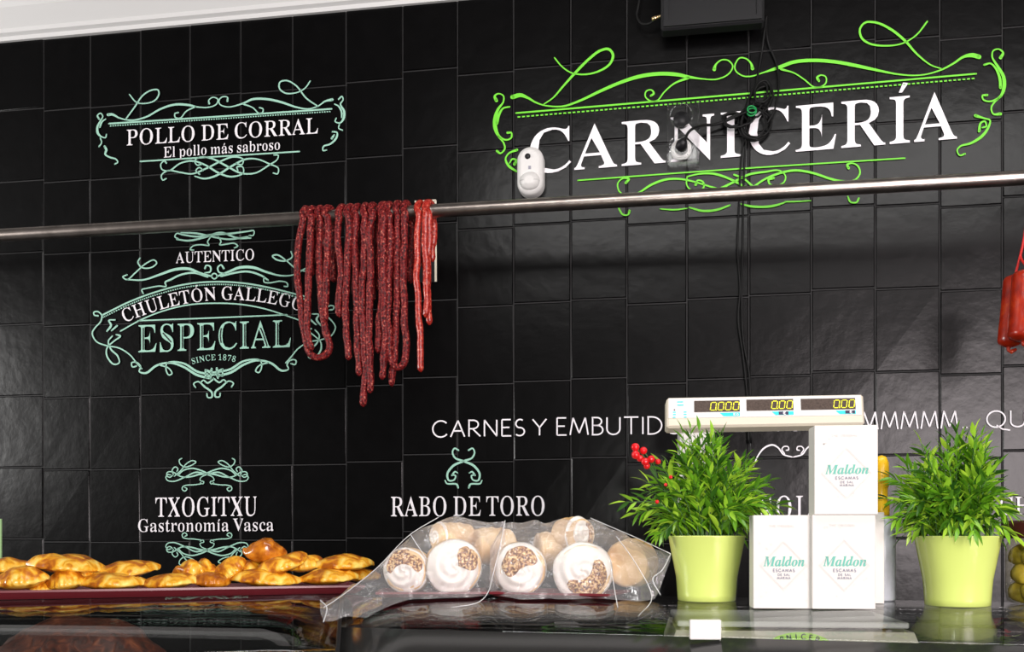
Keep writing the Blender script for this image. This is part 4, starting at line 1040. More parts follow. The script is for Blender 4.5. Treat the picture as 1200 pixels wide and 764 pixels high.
for i, (lab, px, bk, dz) in enumerate([
    ('longest bright red fresh sausage, leftmost of the bright group', [(491, 240), (489, 285), (489, 340), (492, 385), (493, 436)], .16, .004),
    ('bright red fresh sausage in the middle of the bright group', [(500, 239), (498, 285), (500, 330), (499, 372)], .14, .010),
    ('bright red fresh sausage at the right side of the bright group', [(502, 241), (503, 280), (501, 330), (503, 381)], .10, .0)]):
    strand(lab, px, bk, .0096, M_FRESH, G2, False, 30 + i, .3, dz)

# pale edged dark card on the wall behind the bright sausages
cd = thing('price_card', wall_pt(499, 284, .006), 'narrow dark card with pale edge behind the bright red sausages', 'card')
b = MB()
c4 = [wall_pt(487, 237, .006), wall_pt(512.5, 235.5, .006), wall_pt(513, 331, .006), wall_pt(488, 332, .006)]
b.add(c4 + [p + WN * .004 for p in c4], [(4, 7, 6, 5), (0, 4, 5, 1), (1, 5, 6, 2), (2, 6, 7, 3), (3, 7, 4, 0)])
b.build('board', M_BLACK, cd)
b = MB()
fnc = lambda x, y: wall_pt(x, y, .0108)
strip(b, [(487, 237.5), (512, 236)], fnc, 2.2, smooth=False, round_end=False); strip(b, [(511.2, 236), (511.6, 331)], fnc, 2.6, smooth=False, round_end=False)
b.build('pale_edge', M_CREAM, cd)

# two plump orange-red chorizos at the right edge
def plump(name, px, rad, label, string_px):
    d = 2.62
    pts = [P(x, y, d + dd) for x, y, dd in px]
    q = spline([tuple(p) for p in pts], 8); N = len(q)
    b = MB(); rr = []
    for i in range(N):
        t = i / (N - 1); e = min(t, 1 - t)
        rr.append(rad * (1.0 if e > .10 else .30 + .70 * math.sqrt(max(0, 1 - (1 - e / .10) ** 2))) * (1 + .03 * noise.noise(Vector((t * 6, px[0][0], 0)))))
    t = thing('plump_sausage', q[0], label, 'sausage', 'plump orange-red sausages at the right edge')
    b.tube(q, rr, 24); b.build('casing', M_CHORIZO, t)
    b = MB(); e = Vector(q[-1]); dr = (Vector(q[-1]) - Vector(q[-4])).normalized()
    b.tube([e - dr * .004, e + dr * .008, e + dr * .012 + Vector((.006, -.004, 0)), e + dr * .010 + Vector((.018, -.004, .004))], [.007, .004, .006, .004], 8)
    b.build('tied_end', M_CHORIZO, t)
    b = MB(); s = Vector(q[0])
    p2 = [P(x, y, d + .01) for x, y in string_px]
    b.tube(spline([tuple(s - (Vector(q[3]) - s) * .1)] + [tuple(p) for p in p2], 6), .0032, 7)
    b.build('string', M_REDSTRING, t)
rx = rail_at(1212)
plump('plump_sausage', [(1205, 316, -.045), (1203, 345, -.045), (1201, 375, -.045), (1199, 400, -.045)], .037, 'plump orange-red sausage in front, cut by the right frame edge', [(1196, 300), (1199, 285), (1209, 225), (1212, 206)])
plump('plump_sausage', [(1190, 322, .02), (1188, 350, .02), (1185, 380, .02), (1182, 407, .02)], .029, 'plump orange-red sausage partly hidden behind the front one', [(1194, 306), (1199, 285), (1207, 225), (1209, 206)])
b = MB()
for rr_, an in ((.0225, 0),):
    c = rail_at(1211)
    b.tube([c + RFR * .0225 * math.cos(a) + Vector((0, 0, .0225 * math.sin(a))) + RDIR * .004 * math.sin(a * .5) for a in [2 * math.pi * k / 20 for k in range(21)]], .003, 6, caps=False)
tag(recenter(b.build('string_loop', M_REDSTRING)), 'red string loop tied round the rail above the plump sausages', 'string')

# ------------------------------------------------------------------ wall fittings
# motion sensor
def wall_frame(x, y, off=.004):
    o = wall_pt(x, y, off)
    return Matrix((( WU.x, WN.x, 0, o.x), (WU.y, WN.y, 0, o.y), (0, 0, 1, o.z), (0, 0, 0, 1)))   # local x along wall, y towards room, z up
def round_slab(b, w, h, y0, y1, rad, M, mat=0, bev=.006, seg=8):
    """box with rounded outline and softened front edge, in the wall frame"""
    def ring(ins, y):
        r = max(rad - ins, .001); out = []
        for cx, cz, a0 in ((w / 2 - rad, h / 2 - rad, 0), (-w / 2 + rad, h / 2 - rad, 90), (-w / 2 + rad, -h / 2 + rad, 180), (w / 2 - rad, -h / 2 + rad, 270)):
            for k in range(seg + 1):
                a = math.radians(a0 + 90 * k / seg)
                out.append(M @ Vector((cx + r * math.cos(a), y, cz + r * math.sin(a))))
        return out
    rings = [ring(0, y0), ring(0, y1 - bev), ring(bev * .3, y1 - bev * .3), ring(bev, y1)]
    n = len(rings[0]); vs = sum(rings, [])
    fs = [(k * n + i, k * n + (i + 1) % n, (k + 1) * n + (i + 1) % n, (k + 1) * n + i) for k in range(3) for i in range(n)]
    b.add(vs, fs, mat, True)
    b.add(rings[0], [tuple(range(n))], mat); b.add(rings[3], [tuple(range(n))[::-1]], mat)
M = wall_frame(623.5, 205.5)
sn = thing('motion_sensor', M.translation, 'white rounded motion sensor on the wall just above the rail', 'sensor')
b = MB(); round_slab(b, .082, .150, 0, .045, .040, M, bev=.014); fix_normals(b.build('housing', M_OFFWHITE, sn))
b = MB(); round_slab(b, .064, .058, .040, .060, .029, M @ Matrix.Translation((0, 0, -.034)), bev=.018); fix_normals(b.build('sensor_lens', M_OFFWHITE, sn))
b = MB(); b.sphere(M @ Vector((-.006, .045, .042)), (.009, .006, .009)); b.build('camera_eye', M_BLACK, sn)
b = MB(); b.box((-.004, .0445, .002), (.004, .0462, .012), M=M); b.build('logo_mark', M_GREYINK, sn)

# wall screen / black box at the top edge
ms = thing('black_wall_screen', wall_pt(832, 10, 0), 'black flat box mounted at the top edge above the green sign', 'screen')
A, Bq = wall_pt(774, 41, 0), wall_pt(893, 29, 0)
wS = (Bq - A).dot(WU); M = wall_frame(774, 41, 0)
b = MB(); b.box((0.004, .05, -.035), (wS, .10, .22), M=M, bev=.006); fix_normals(b.build('case', M_BLACK, ms))
b = MB()
for lo, hi in (((.012, .098, -.027), (wS - .008, .106, -.013)), ((.012, .098, .178), (wS - .008, .106, .192)), ((.012, .098, -.013), (.026, .106, .178)), ((wS - .022, .098, -.013), (wS - .008, .106, .178))):
    b.box(lo, hi, M=M)
b.build('bezel', M_BLACK, ms)
b = MB(); b.box((.10, -.004, .04), (.20, .055, .13), M=M); b.build('wall_bracket', M_BLACK, ms)
b = MB()
p = [wall_pt(755, -30, .03), wall_pt(750, 5, .03), wall_pt(747, 24, .03), wall_pt(752, 34, .035), wall_pt(762, 37, .05), wall_pt(768, 35, .06)]
b.tube(spline([tuple(v) for v in p], 6), .0035, 7); b.build('cable', M_CABLE, ms)
b = MB(); b.tube([wall_pt(765, 34, .06), wall_pt(771, 33, .065)], .006, 10); b.tube([wall_pt(770, 33, .065), wall_pt(777, 32, .07)], .0045, 10); b.build('plug', M_BRASS, ms)

# clear socket box over the letter N
M = wall_frame(800, 160, .002)
sk = thing('socket_box', M.translation, 'clear plastic double socket box over the lettering of the green sign', 'socket')
b = MB(); round_slab(b, .092, .182, .003, .040, .012, M, bev=.006); fix_normals(b.build('clear_cover', M_CLEAR, sk))
b = MB(); b.box((.046, .003, -.092), (.050, .042, .092), M=M, bev=.0015); b.box((-.047, .003, -.096), (.050, .042, -.092), M=M, bev=.0015); b.build('cover_edge', M_CLEAR, sk)
def ring(cz, R, r_, mat, name, y=.030, cx=-.004):
    b = MB(); b.tube([M @ Vector((cx + R * math.cos(a), y, cz + R * math.sin(a))) for a in [2 * math.pi * k / 28 for k in range(29)]], r_, 8, caps=False)
    return b.build(name, mat, sk)
ring(.045, .034, .003, M_CLEAR, 'round_lid', .044); ring(-.045, .034, .003, M_CLEAR, 'round_lid', .044)
b = MB(); b.tube([M @ Vector((-.004, .003, .045)), M @ Vector((-.004, .018, .045))], .024, 24); b.build('socket', M_BLACK, sk)
b = MB(); b.tube([M @ Vector((-.004, .003, -.045)), M @ Vector((-.004, .020, -.045))], .031, 28); b.build('socket', M_OFFWHITE, sk)
b = MB(); b.tube([M @ Vector((-.004, .020, -.046)), M @ Vector((-.002, .050, -.042)), M @ Vector((.006, .060, -.034))], [.020, .017, .009], 16); b.build('plug', M_BLACK, sk)

# loose cable bundle with a green tie
def wp3(l): return [tuple(wall_pt(x, y, o)) for x, y, o in l]
cb = thing('cable_bundle', wall_pt(880, 140, .02), 'tangled black cable bundle with green tie hanging over the green sign', 'cable')
r2 = random.Random(8)
b = MB(); b.tube(spline(wp3([(801, 176, .062), (808, 165, .075), (822, 155, .05), (840, 150, .03), (858, 143, .03), (878, 136, .04)]), 8), .0042, 8); b.build('cable', M_CABLE, cb)
for k, (cx, cy, rx_, ry, th) in enumerate([(884, 146, 19, 22, 10), (886, 148, 17, 17, -20), (861, 145, 15, 9, 10), (866, 146, 18, 8, -15), (889, 122, 12, 22, 35), (887, 118, 9, 20, 25), (893, 112, 9, 14, 15), (882, 150, 14, 19, 5), (858, 143, 10, 8, 0)]):
    b = MB(); pts = []
    for i in range(25):
        a = 2 * math.pi * i / 24; c_, s_ = math.cos(math.radians(th)), math.sin(math.radians(th))
        x, y = rx_ * math.cos(a), ry * math.sin(a)
        pts.append(wall_pt(cx + x * c_ - y * s_ + r2.uniform(-.5, .5), cy + x * s_ + y * c_ + r2.uniform(-.5, .5), .016 + .006 * (k % 4) + .006 * math.sin(a)))
    b.tube(pts, .0034, 7, caps=False); b.build('cable', M_CABLE, cb)
for l in ([(897, 28, .05), (899, 50, .015), (909, 75, .012), (912, 100, .02), (908, 130, .03), (898, 150, .03)],
          [(897, 28, .05), (893, 60, .015), (887, 95, .015), (882, 130, .03)],
          [(878, 140, .03), (872, 160, .012), (868, 195, .010), (866, 240, .010), (864, 290, .010), (867, 340, .010), (865, 375, .010), (871, 420, .010), (876, 470, .010), (877, 520, .012)],
          [(880, 140, .03), (874, 170, .012), (871, 230, .010), (870, 300, .010), (869, 350, .010), (871, 400, .010), (878, 440, .010), (880, 520, .012)]):
    b = MB(); b.tube(spline(wp3(l), 8), .0030, 7); b.build('cable', M_CABLE, cb)
b = MB()
for th in (0, .5):
    b.tube([wall_pt(880 + 5 * math.cos(a), 135 + 6 * math.sin(a) + th * 6, .042 + .012 * math.sin(a + th)) for a in [2 * math.pi * k / 16 for k in range(17)]], .0022, 6, caps=False)
b.build('tie', M_GREEN, cb)

# green card sliver at the far left
b = MB(); c4 = [P(-30, 608, 2.02), P(1.2, 608, 2.0), P(1.2, 655, 2.0), P(-30, 655, 2.02)]
b.add(c4 + [p + Vector((0, .004, 0)) for p in c4], [(0, 3, 2, 1), (4, 5, 6, 7), (0, 1, 5, 4), (1, 2, 6, 5), (2, 3, 7, 6), (3, 0, 4, 7)])
b.box(tuple(P(-20, 655, 2.012) + Vector((-.006, -.004, -.085))), tuple(P(-20, 655, 2.012) + Vector((.006, .004, .05))))
tag(recenter(fix_normals(b.build('green_price_card', M_GREENCARD))), 'pale green card just showing at the left frame edge above the pastries', 'card')
# ------------------------------------------------------------------ trays and pastries on the counter
def tray(label, A, Bp, depth, rim_z, ht, group='maroon serving trays on the counter'):
    """low tray with flared rim; A, Bp: front rim corners in plan"""
    A = Vector((A[0], A[1], 0)); Bp = Vector((Bp[0], Bp[1], 0))
    u = (Bp - A).normalized(); nb = Vector((-u.y, u.x, 0))
    L = (Bp - A).length
    b = MB()
    def rect(ins, z): return [A + u * (ins) + nb * ins + Vector((0, 0, z)), A + u * (L - ins) + nb * ins + Vector((0, 0, z)),
                              A + u * (L - ins) + nb * (depth - ins) + Vector((0, 0, z)), A + u * ins + nb * (depth - ins) + Vector((0, 0, z))]
    rs = [rect(.016, rim_z - ht), rect(.010, rim_z - ht * .75), rect(0, rim_z - .004), rect(0, rim_z), rect(.003, rim_z), rect(.013, rim_z - ht * .7), rect(.019, rim_z - ht + .004)]
    vs = sum(rs, [])
    fs = [(k * 4 + i, k * 4 + (i + 1) % 4, k * 4 + 4 + (i + 1) % 4, k * 4 + 4 + i) for k in range(len(rs) - 1) for i in range(4)] + [(3, 2, 1, 0), tuple((len(rs) - 1) * 4 + i for i in range(4))]
    b.add(vs, fs)
    return tag(recenter(fix_normals(b.build('serving_tray', M_TRAY))), label, 'tray', group), (A, u, nb, rim_z - ht + .004)


fa, fb = P(-40, 692.5, 1.77), P(428, 685.3, 2.0)
RIM1 = H - .0925
t1, fr1 = tray('long maroon tray heaped with golden pastries at the left', (fa.x, fa.y), (fb.x, fb.y), .165, RIM1, .0168)
fa, fb = P(440, 694, 1.86), P(571, 692, 1.87)
RIM2 = H - .099
t2, fr2 = tray('maroon tray under the left bag of cream rolls', (fa.x, fa.y), (fb.x, fb.y), .155, RIM2, .0103)
fa, fb = P(573, 693, 1.865), P(716, 698, 1.79)
t3, fr3 = tray('maroon tray under the right bag of cream rolls', (fa.x, fa.y), (fb.x, fb.y), .155, H - .0985, .0108)


def tray_depth(x, fr, back):
    """depth where the view column x meets the line 'back' metres behind the tray's front rim"""
    A, u, nb, z = fr
    o = A + nb * back; t = (x - CX) / F
    s = (t * o.y - o.x) / (u.x - t * u.y)
    return (o + u * s).y


def empanada(cx, cy, wpx, hpx, tilt, back, label, mat, seed, kind='moon', yaw=0, name='pastry_turnover'):
    d = tray_depth(cx, fr1, back)
    c = P(cx, cy, d); L = wpx / F * d / 2; Hh = hpx / F * d / 2
    W = max(.030, min(.052, L * .75))
    Rm = Matrix.Rotation(math.radians(yaw) + math.atan2(fr1[1].y, fr1[1].x), 3, 'Z') @ Matrix.Rotation(math.radians(-tilt), 3, 'Y')
    b = MB(); ns, nt = 26, 16; vs = []
    for j in range(ns + 1):
        s = -1 + 2 * j / ns
        w_ = max(0, 1 - abs(s) ** 1.8) ** .8
        for i in range(nt):
            a = 2 * math.pi * i / nt
            ca, sa = math.cos(a), math.sin(a)
            y = ca * w_ * W
            prof_ = abs(sa) ** .75 * (1 if sa > 0 else -1)
            body = max(0, 1 - abs(s) ** 2.4)
            z = (prof_ * (1.05 if sa > 0 else .85)) * Hh * (body ** .95 + .04)
            if kind == 'moon':                     # pinched seam along the front edge
                if ca < -.6:
                    k = (-ca - .6) / .4
                    z = z * (1 - .55 * k) - Hh * .30 * k + Hh * .05 * math.sin(s * 26 + seed) * k
                    y -= .009 * k * (1 + .25 * math.sin(s * 26 + seed)) * body
            if kind == 'braid':
                z *= 1 + .34 * math.sin(s * 9 + seed + ca * 2.5)
                y *= 1 + .22 * math.cos(s * 9 + seed)
            p = Vector((s * L, y, z))
            nz = noise.noise(p * 30 + Vector((seed * 7.3, 0, 0))) * .34 + noise.noise(p * 60 + Vector((seed, 5, 0))) * .05
            p.z += nz * Hh * (1 if sa > 0 else .3)
            if kind == 'peak': p.z += (Hh * .35 * math.exp(-((s - .05) * 2.2) ** 2) + Hh * .55 * noise.noise(p * 55 + Vector((9, 1, 2)))) * (1 if sa > 0 else 0) - Hh * .2
            vs.append(c + Rm @ p)
    fs = [(j * nt + i, (j + 1) * nt + i, (j + 1) * nt + (i + 1) % nt, j * nt + (i + 1) % nt) for j in range(ns) for i in range(nt)]
    b.add(vs, fs, 0, True)
    ob = recenter(fix_normals(b.build(name, mat)))
    return tag(ob, label, 'pastry', 'golden baked pastries heaped on the maroon tray')


for i, (cx, cy, w, h, tl, bk, lab, mt, kd) in enumerate([
    (8, 664, 54, 22, 6, .105, 'golden turnover cut by the left frame edge, in the back row', M_PASTRY, 'moon'),
    (24, 679, 64, 29, 6, .050, 'big golden turnover in the front row at the far left', M_PASTRY, 'moon'),
    (79, 662, 88, 25, -5, .085, 'long golden turnover on top of the left heap, tip pointing right', M_PASTRY, 'moon'),
    (77, 682, 46, 23, 8, .052, 'small golden turnover under the long one at left', M_PASTRY, 'moon'),
    (52, 688, 40, 14, 0, .070, 'low golden turnover half hidden at the bottom of the left heap', M_PASTRY, 'moon'),
    (103, 674, 34, 18, 0, .100, 'golden turnover end peeking behind the left heap', M_PASTRY, 'moon'),
    (147, 669, 80, 21, 9, .095, 'smooth golden turnover in the back row, left of the tray middle', M_PASTRY, 'moon'),
    (132, 682, 80, 22, 0, .052, 'pale golden turnover in the front row, left of the tray middle', M_PASTRY, 'moon'),
    (199, 682, 68, 19, 5, .048, 'flat golden turnover in the front row below the twisted pastry', M_PASTRY, 'moon'),
    (229, 669, 52, 22, 5, .085, 'twisted knotted pastry at the middle of the tray', M_PASTRY, 'braid'),
    (247, 681, 46, 21, -4, .048, 'shiny dark brown pastry in the front row at the tray middle', M_BROWNPASTRY, 'moon'),
    (270, 668, 42, 24, 32, .075, 'steeply tilted golden turnover left of the topmost pastry', M_PASTRY, 'moon'),
    (295, 667, 46, 20, -12, .105, 'golden turnover tucked behind the tilted one', M_PASTRY, 'moon'),
    (311, 678, 88, 22, -3, .050, 'wide pale turnover in the front row right of the tray middle', M_PASTRY, 'moon'),
    (311, 646, 52, 27, -6, .085, 'topmost pastry of the heap, browned and peaked', M_BROWNPASTRY, 'peak'),
    (330, 661, 66, 22, 18, .055, 'golden turnover leaning down to the right under the topmost pastry', M_PASTRY, 'moon'),
    (358, 661, 48, 22, 8, .105, 'golden turnover in the back row right of the topmost pastry', M_PASTRY, 'moon'),
    (401, 661, 76, 20, 2, .085, 'long golden turnover at the right end, upper layer', M_PASTRY, 'moon'),
    (384, 677, 74, 18, 3, .050, 'golden turnover at the right end, lower layer of the heap', M_PASTRY, 'moon'),
    (425, 675, 44, 16, 0, .100, 'golden turnover behind the right end of the heap near the bag', M_PASTRY, 'moon')]):
    empanada(cx, cy, w, h, tl, bk, lab, mt, i + 1, kd, yaw=random.Random(i).uniform(-10, 10), name='twisted_pastry' if kd == 'braid' else 'pastry_turnover')

# ------------------------------------------------------------------ cream rolls in clear bags
def cream_roll(cx, cy, rpx, d, label, length=.10, yaw=0, pitch=0, seed=1, patch=None, cream=True):
    r = rpx / F * d
    c = P(cx, cy, d)
    M3 = Matrix.Rotation(math.radians(yaw), 4, 'Z') @ Matrix.Rotation(math.radians(pitch), 4, 'X')
    # local frame: +y runs back along the roll, the cream faces -y
    def T(p): return c + (M3 @ Vector(p))
    t = thing('cream_roll', c, label, 'pastry', 'cream filled pastry rolls in the clear bags')
    b = MB(); nu = 36; vs = []; rows = []
    prof_ = [(.0, .50), (.02, .80), (.10, .96), (.5, 1.0), (.8, .92), (.93, .72), (1.0, .35)]
    prof_ = spline(prof_, 5)
    for (q, rr) in prof_:
        for k in range(nu):
            a = 2 * math.pi * k / nu
            rad = r * rr * (1 + .045 * math.sin(q * 30 + a) + .05 * noise.noise(Vector((math.cos(a) * 2, math.sin(a) * 2, q * 4 + seed))))
            vs.append(T((rad * math.cos(a), q * length, rad * math.sin(a))))
    m_ = len(prof_)
    fs = [(j * nu + k, (j + 1) * nu + k, (j + 1) * nu + (k + 1) % nu, j * nu + (k + 1) % nu) for j in range(m_ - 1) for k in range(nu)] + [tuple(range(nu)), tuple((m_ - 1) * nu + k for k in range(nu))[::-1]]
    b.add(vs, fs, 0, True)
    fix_normals(b.build('pastry_shell', M_ROLL, t))
    if not cream: return t
    def surf(q, a, lift=0):                        # whipped swirl: q 0 centre .. 1 rim
        sw = math.sin(a * 2 + q * 17 + seed)
        rad = r * 1.05 * q * (1 + .05 * noise.noise(Vector((math.cos(a) * 1.5, math.sin(a) * 1.5, seed * 1.7))))
        dome = (1 - q ** 3.2) * r * .48 + .05 * r * sw * min(1, (1 - q) * 5) + .03 * r * noise.noise(Vector((q * 5, a * 2, seed)))
        return T((rad * math.cos(a), .012 - dome - lift, rad * math.sin(a)))
    b = MB(); nq = 18; vs = [surf(0, 0)]
    for j in range(1, nq + 1):
        for k in range(nu): vs.append(surf(j / nq, 2 * math.pi * k / nu))
    for k in range(nu):
        a = 2 * math.pi * k / nu; vs.append(T((r * .8 * math.cos(a), .022, r * .8 * math.sin(a))))
    fs = [(0, 1 + (k + 1) % nu, 1 + k) for k in range(nu)]
    for j in range(nq):
        for k in range(nu):
            fs.append((1 + j * nu + k, 1 + j * nu + (k + 1) % nu, 1 + (j + 1) * nu + (k + 1) % nu, 1 + (j + 1) * nu + k))
    fs.append(tuple(1 + nq * nu + k for k in range(nu)))
    b.add(vs, fs, 0, True)
    fix_normals(b.build('cream_swirl', M_CREAMTOP, t))
    if patch:                                      # toasted sugar on part of the swirl
        a0, a1, q0, q1 = patch
        b = MB(); na, nq2 = 26, 10; vs = []
        for lift in (.0014, -.003):
            for j in range(nq2 + 1):
                for k in range(na + 1):
                    u_ = k / na; a = math.radians(a0 + (a1 - a0) * u_)
                    edge = .12 * noise.noise(Vector((u_ * 7, seed * 3, 0)))
                    taper = math.sin(math.pi * min(1, max(0, u_))) ** .45
                    qm = (q0 + q1) / 2; hw = (q1 - q0) / 2 * taper * (1 + edge)
                    q_ = qm + (j / nq2 * 2 - 1) * hw + edge * .12
                    vs.append(surf(max(.02, q_), a, lift + .0012 * noise.noise(Vector((u_ * 40, j * 2, seed))) if lift > 0 else lift))
        w_ = na + 1; n1 = (nq2 + 1) * w_
        fs = [(j * w_ + k, j * w_ + k + 1, (j + 1) * w_ + k + 1, (j + 1) * w_ + k) for j in range(nq2) for k in range(na)]
        fs += [tuple(n1 + i for i in f[::-1]) for f in fs]
        for j in range(nq2): fs += [(j * w_, (j + 1) * w_, n1 + (j + 1) * w_, n1 + j * w_), (j * w_ + na, n1 + j * w_ + na, n1 + (j + 1) * w_ + na, (j + 1) * w_ + na)]
        for k in range(na): fs += [(k, n1 + k, n1 + k + 1, k + 1), (nq2 * w_ + k, nq2 * w_ + k + 1, n1 + nq2 * w_ + k + 1, n1 + nq2 * w_ + k)]
        b.add(vs, fs, 0, True)
        fix_normals(b.build('toasted_sugar', M_CINN, t))
    return t


cream_roll(474, 669, 26, 1.925, 'cream roll at the left end of the left bag, toasted arch on top', yaw=-6, seed=1, patch=(-5, 190, .30, .92))
cream_roll(533, 665, 32, 1.915, 'big white cream roll at the right of the left bag, toasted on its upper right', yaw=10, seed=2, patch=(-12, 82, .12, .88))
cream_roll(612, 667, 30, 1.905, 'cream roll at the left of the right bag with ribbed toasted swirl', yaw=12, seed=3, patch=(20, 215, .06, .86))
cream_roll(683, 670, 34, 1.87, 'large cream roll at the right of the right bag with grainy toasted crescent', yaw=-4, seed=4, patch=(-150, 45, .22, .84))
cream_roll(683, 627, 21, 1.985, 'small cream roll on top of the right bag pile, facing right', yaw=38, length=.07, seed=5, patch=(-70, 70, .35, .9))
cream_roll(509, 629, 17, 2.0, 'pale cream roll at the back top left of the left bag', yaw=-55, length=.09, seed=6)
cream_roll(556, 640, 22, 2.01, 'plain tan roll behind the left bag pair, lying sideways', yaw=-70, length=.085, seed=7, cream=False)
cream_roll(628, 646, 23, 2.02, 'plain tan roll lying behind the right bag pair', yaw=-75, length=.09, seed=8, cream=False)
cream_roll(732, 660, 28, 1.90, 'tan roll at the far right inside the right bag', yaw=-28, length=.085, seed=9, cream=False)


def bag(label, top, bot, dmid, dfr, dbk, seed, seam=None):
    """thin clear bag: folded film over the rolls; top and bot are outlines (px), depths in metres per column"""
    b = MB(); r = random.Random(seed)
    nx = 44; rows = 15; vs = []
    def lerp_line(l, x):
        for (xa, ya), (xb, yb) in zip(l[:-1], l[1:]):
            if x <= xb: return ya + (yb - ya) * (x - xa) / max(1e-6, xb - xa)
        return l[-1][1]
    x0, x1 = top[0][0], top[-1][0]
    for j in range(rows + 1):
        t = j / rows
        for i in range(nx + 1):
            x = x0 + (x1 - x0) * i / nx
            yt, yb = lerp_line(top, x), lerp_line(bot, x)
            e = min(1, 5 * min(i / nx, 1 - i / nx) + .12)
            dm = lerp_line(dmid, x)
            if t < .62:                             # front face rising to the top
                u_ = t / .62
                y = yb + (yt - yb) * u_ ** .92
                d = dm + (dfr) * (1 - u_ ** 1.7) * e
            else:
                u_ = (t - .62) / .38
                y = yt + (min(yb, 690) - yt) * u_ * (.9 if yt < 685 else .1)
                d = dm + dbk * math.sin(u_ * math.pi / 2) * e
            p = P(x, y, d)
            k = .004 + .004 * e
            nv = Vector((noise.noise(Vector((x * .035, t * 5, seed))), noise.noise(Vector((x * .035, t * 5, seed + 9))), noise.noise(Vector((x * .05, t * 6, seed + 20)))))
            cr = abs(noise.noise(Vector((x * .02 + t * 2, t * 3 - x * .012, seed + 3))))
            if 0 < i < nx: p += nv * k * 1.1 + Vector((0, -1, 0)) * cr * .010 * e
            p.z = max(p.z, glass_z(p.x, p.y) + .004)
            vs.append(p)
    w_ = nx + 1
    fs = [(j * w_ + i, j * w_ + i + 1, (j + 1) * w_ + i + 1, (j + 1) * w_ + i) for j in range(rows) for i in range(nx)]
    b.add(vs, fs, 0, False)
    t_ = thing('clear_bag', vs[(rows // 2) * w_ + nx // 2], label, 'bag', 'clear cellophane bags over the cream rolls')
    o = b.build('film', M_CELLO, t_)
    if seam:
        for l in seam:
            bs = MB()
            pts = [P(x, y, d) for x, y, d in l]
            bs.tube([tuple(p) for p in spline([tuple(p) for p in pts], 5)], .0009, 5)
            bs.build('crease', M_CLEARFOLD, t_)
    return t_


M_CLEARFOLD = clear_sheet('film_fold', (.95, .95, .95), veil=.30, rough=.1, refl=1.0, base=.1)
bag('clear cellophane bag over the left pair of cream rolls, twisted tip at left',
    [(375, 704), (379, 711), (386, 706), (400, 698), (440, 665), (480, 627), (500, 611), (514, 606), (545, 606), (592, 609)],
    [(375, 716), (380, 728), (400, 724), (440, 722), (452, 715), (490, 700), (530, 711), (560, 706), (580, 694), (592, 668)],
    [(375, 1.70), (420, 1.82), (480, 1.93), (592, 1.93)], -.075, .16, 3,
    seam=[[(375, 703, 1.685), (383, 712, 1.68), (379, 729, 1.665)], [(379, 712, 1.68), (392, 704, 1.70), (440, 667, 1.79), (481, 626, 1.88), (514, 606, 1.91)], [(481, 626, 1.85), (490, 640, 1.83), (500, 655, 1.82)],
          [(592, 610, 1.84), (586, 640, 1.80), (578, 672, 1.79), (572, 694, 1.78), (560, 706, 1.76), (528, 712, 1.75)]])
bag('clear cellophane bag over the right group of cream rolls, its end flaring to the right',
    [(574, 640), (588, 611), (620, 608), (660, 607), (692, 607), (710, 614), (740, 629), (765, 640), (786, 649)],
    [(574, 692), (580, 697), (610, 705), (650, 717), (680, 722), (722, 709), (744, 720), (765, 712), (786, 655)],
    [(574, 1.90), (700, 1.89), (745, 1.84), (786, 1.80)], -.085, .14, 11,
    seam=[[(692, 607, 1.86), (722, 620, 1.83), (750, 632, 1.80), (786, 649, 1.77)], [(786, 649, 1.77), (776, 668, 1.76), (765, 678, 1.75), (774, 697, 1.73)], [(716, 664, 1.77), (720, 690, 1.75), (724, 712, 1.73)],
          [(722, 628, 1.81), (745, 660, 1.78), (764, 700, 1.74), (748, 722, 1.70)]])
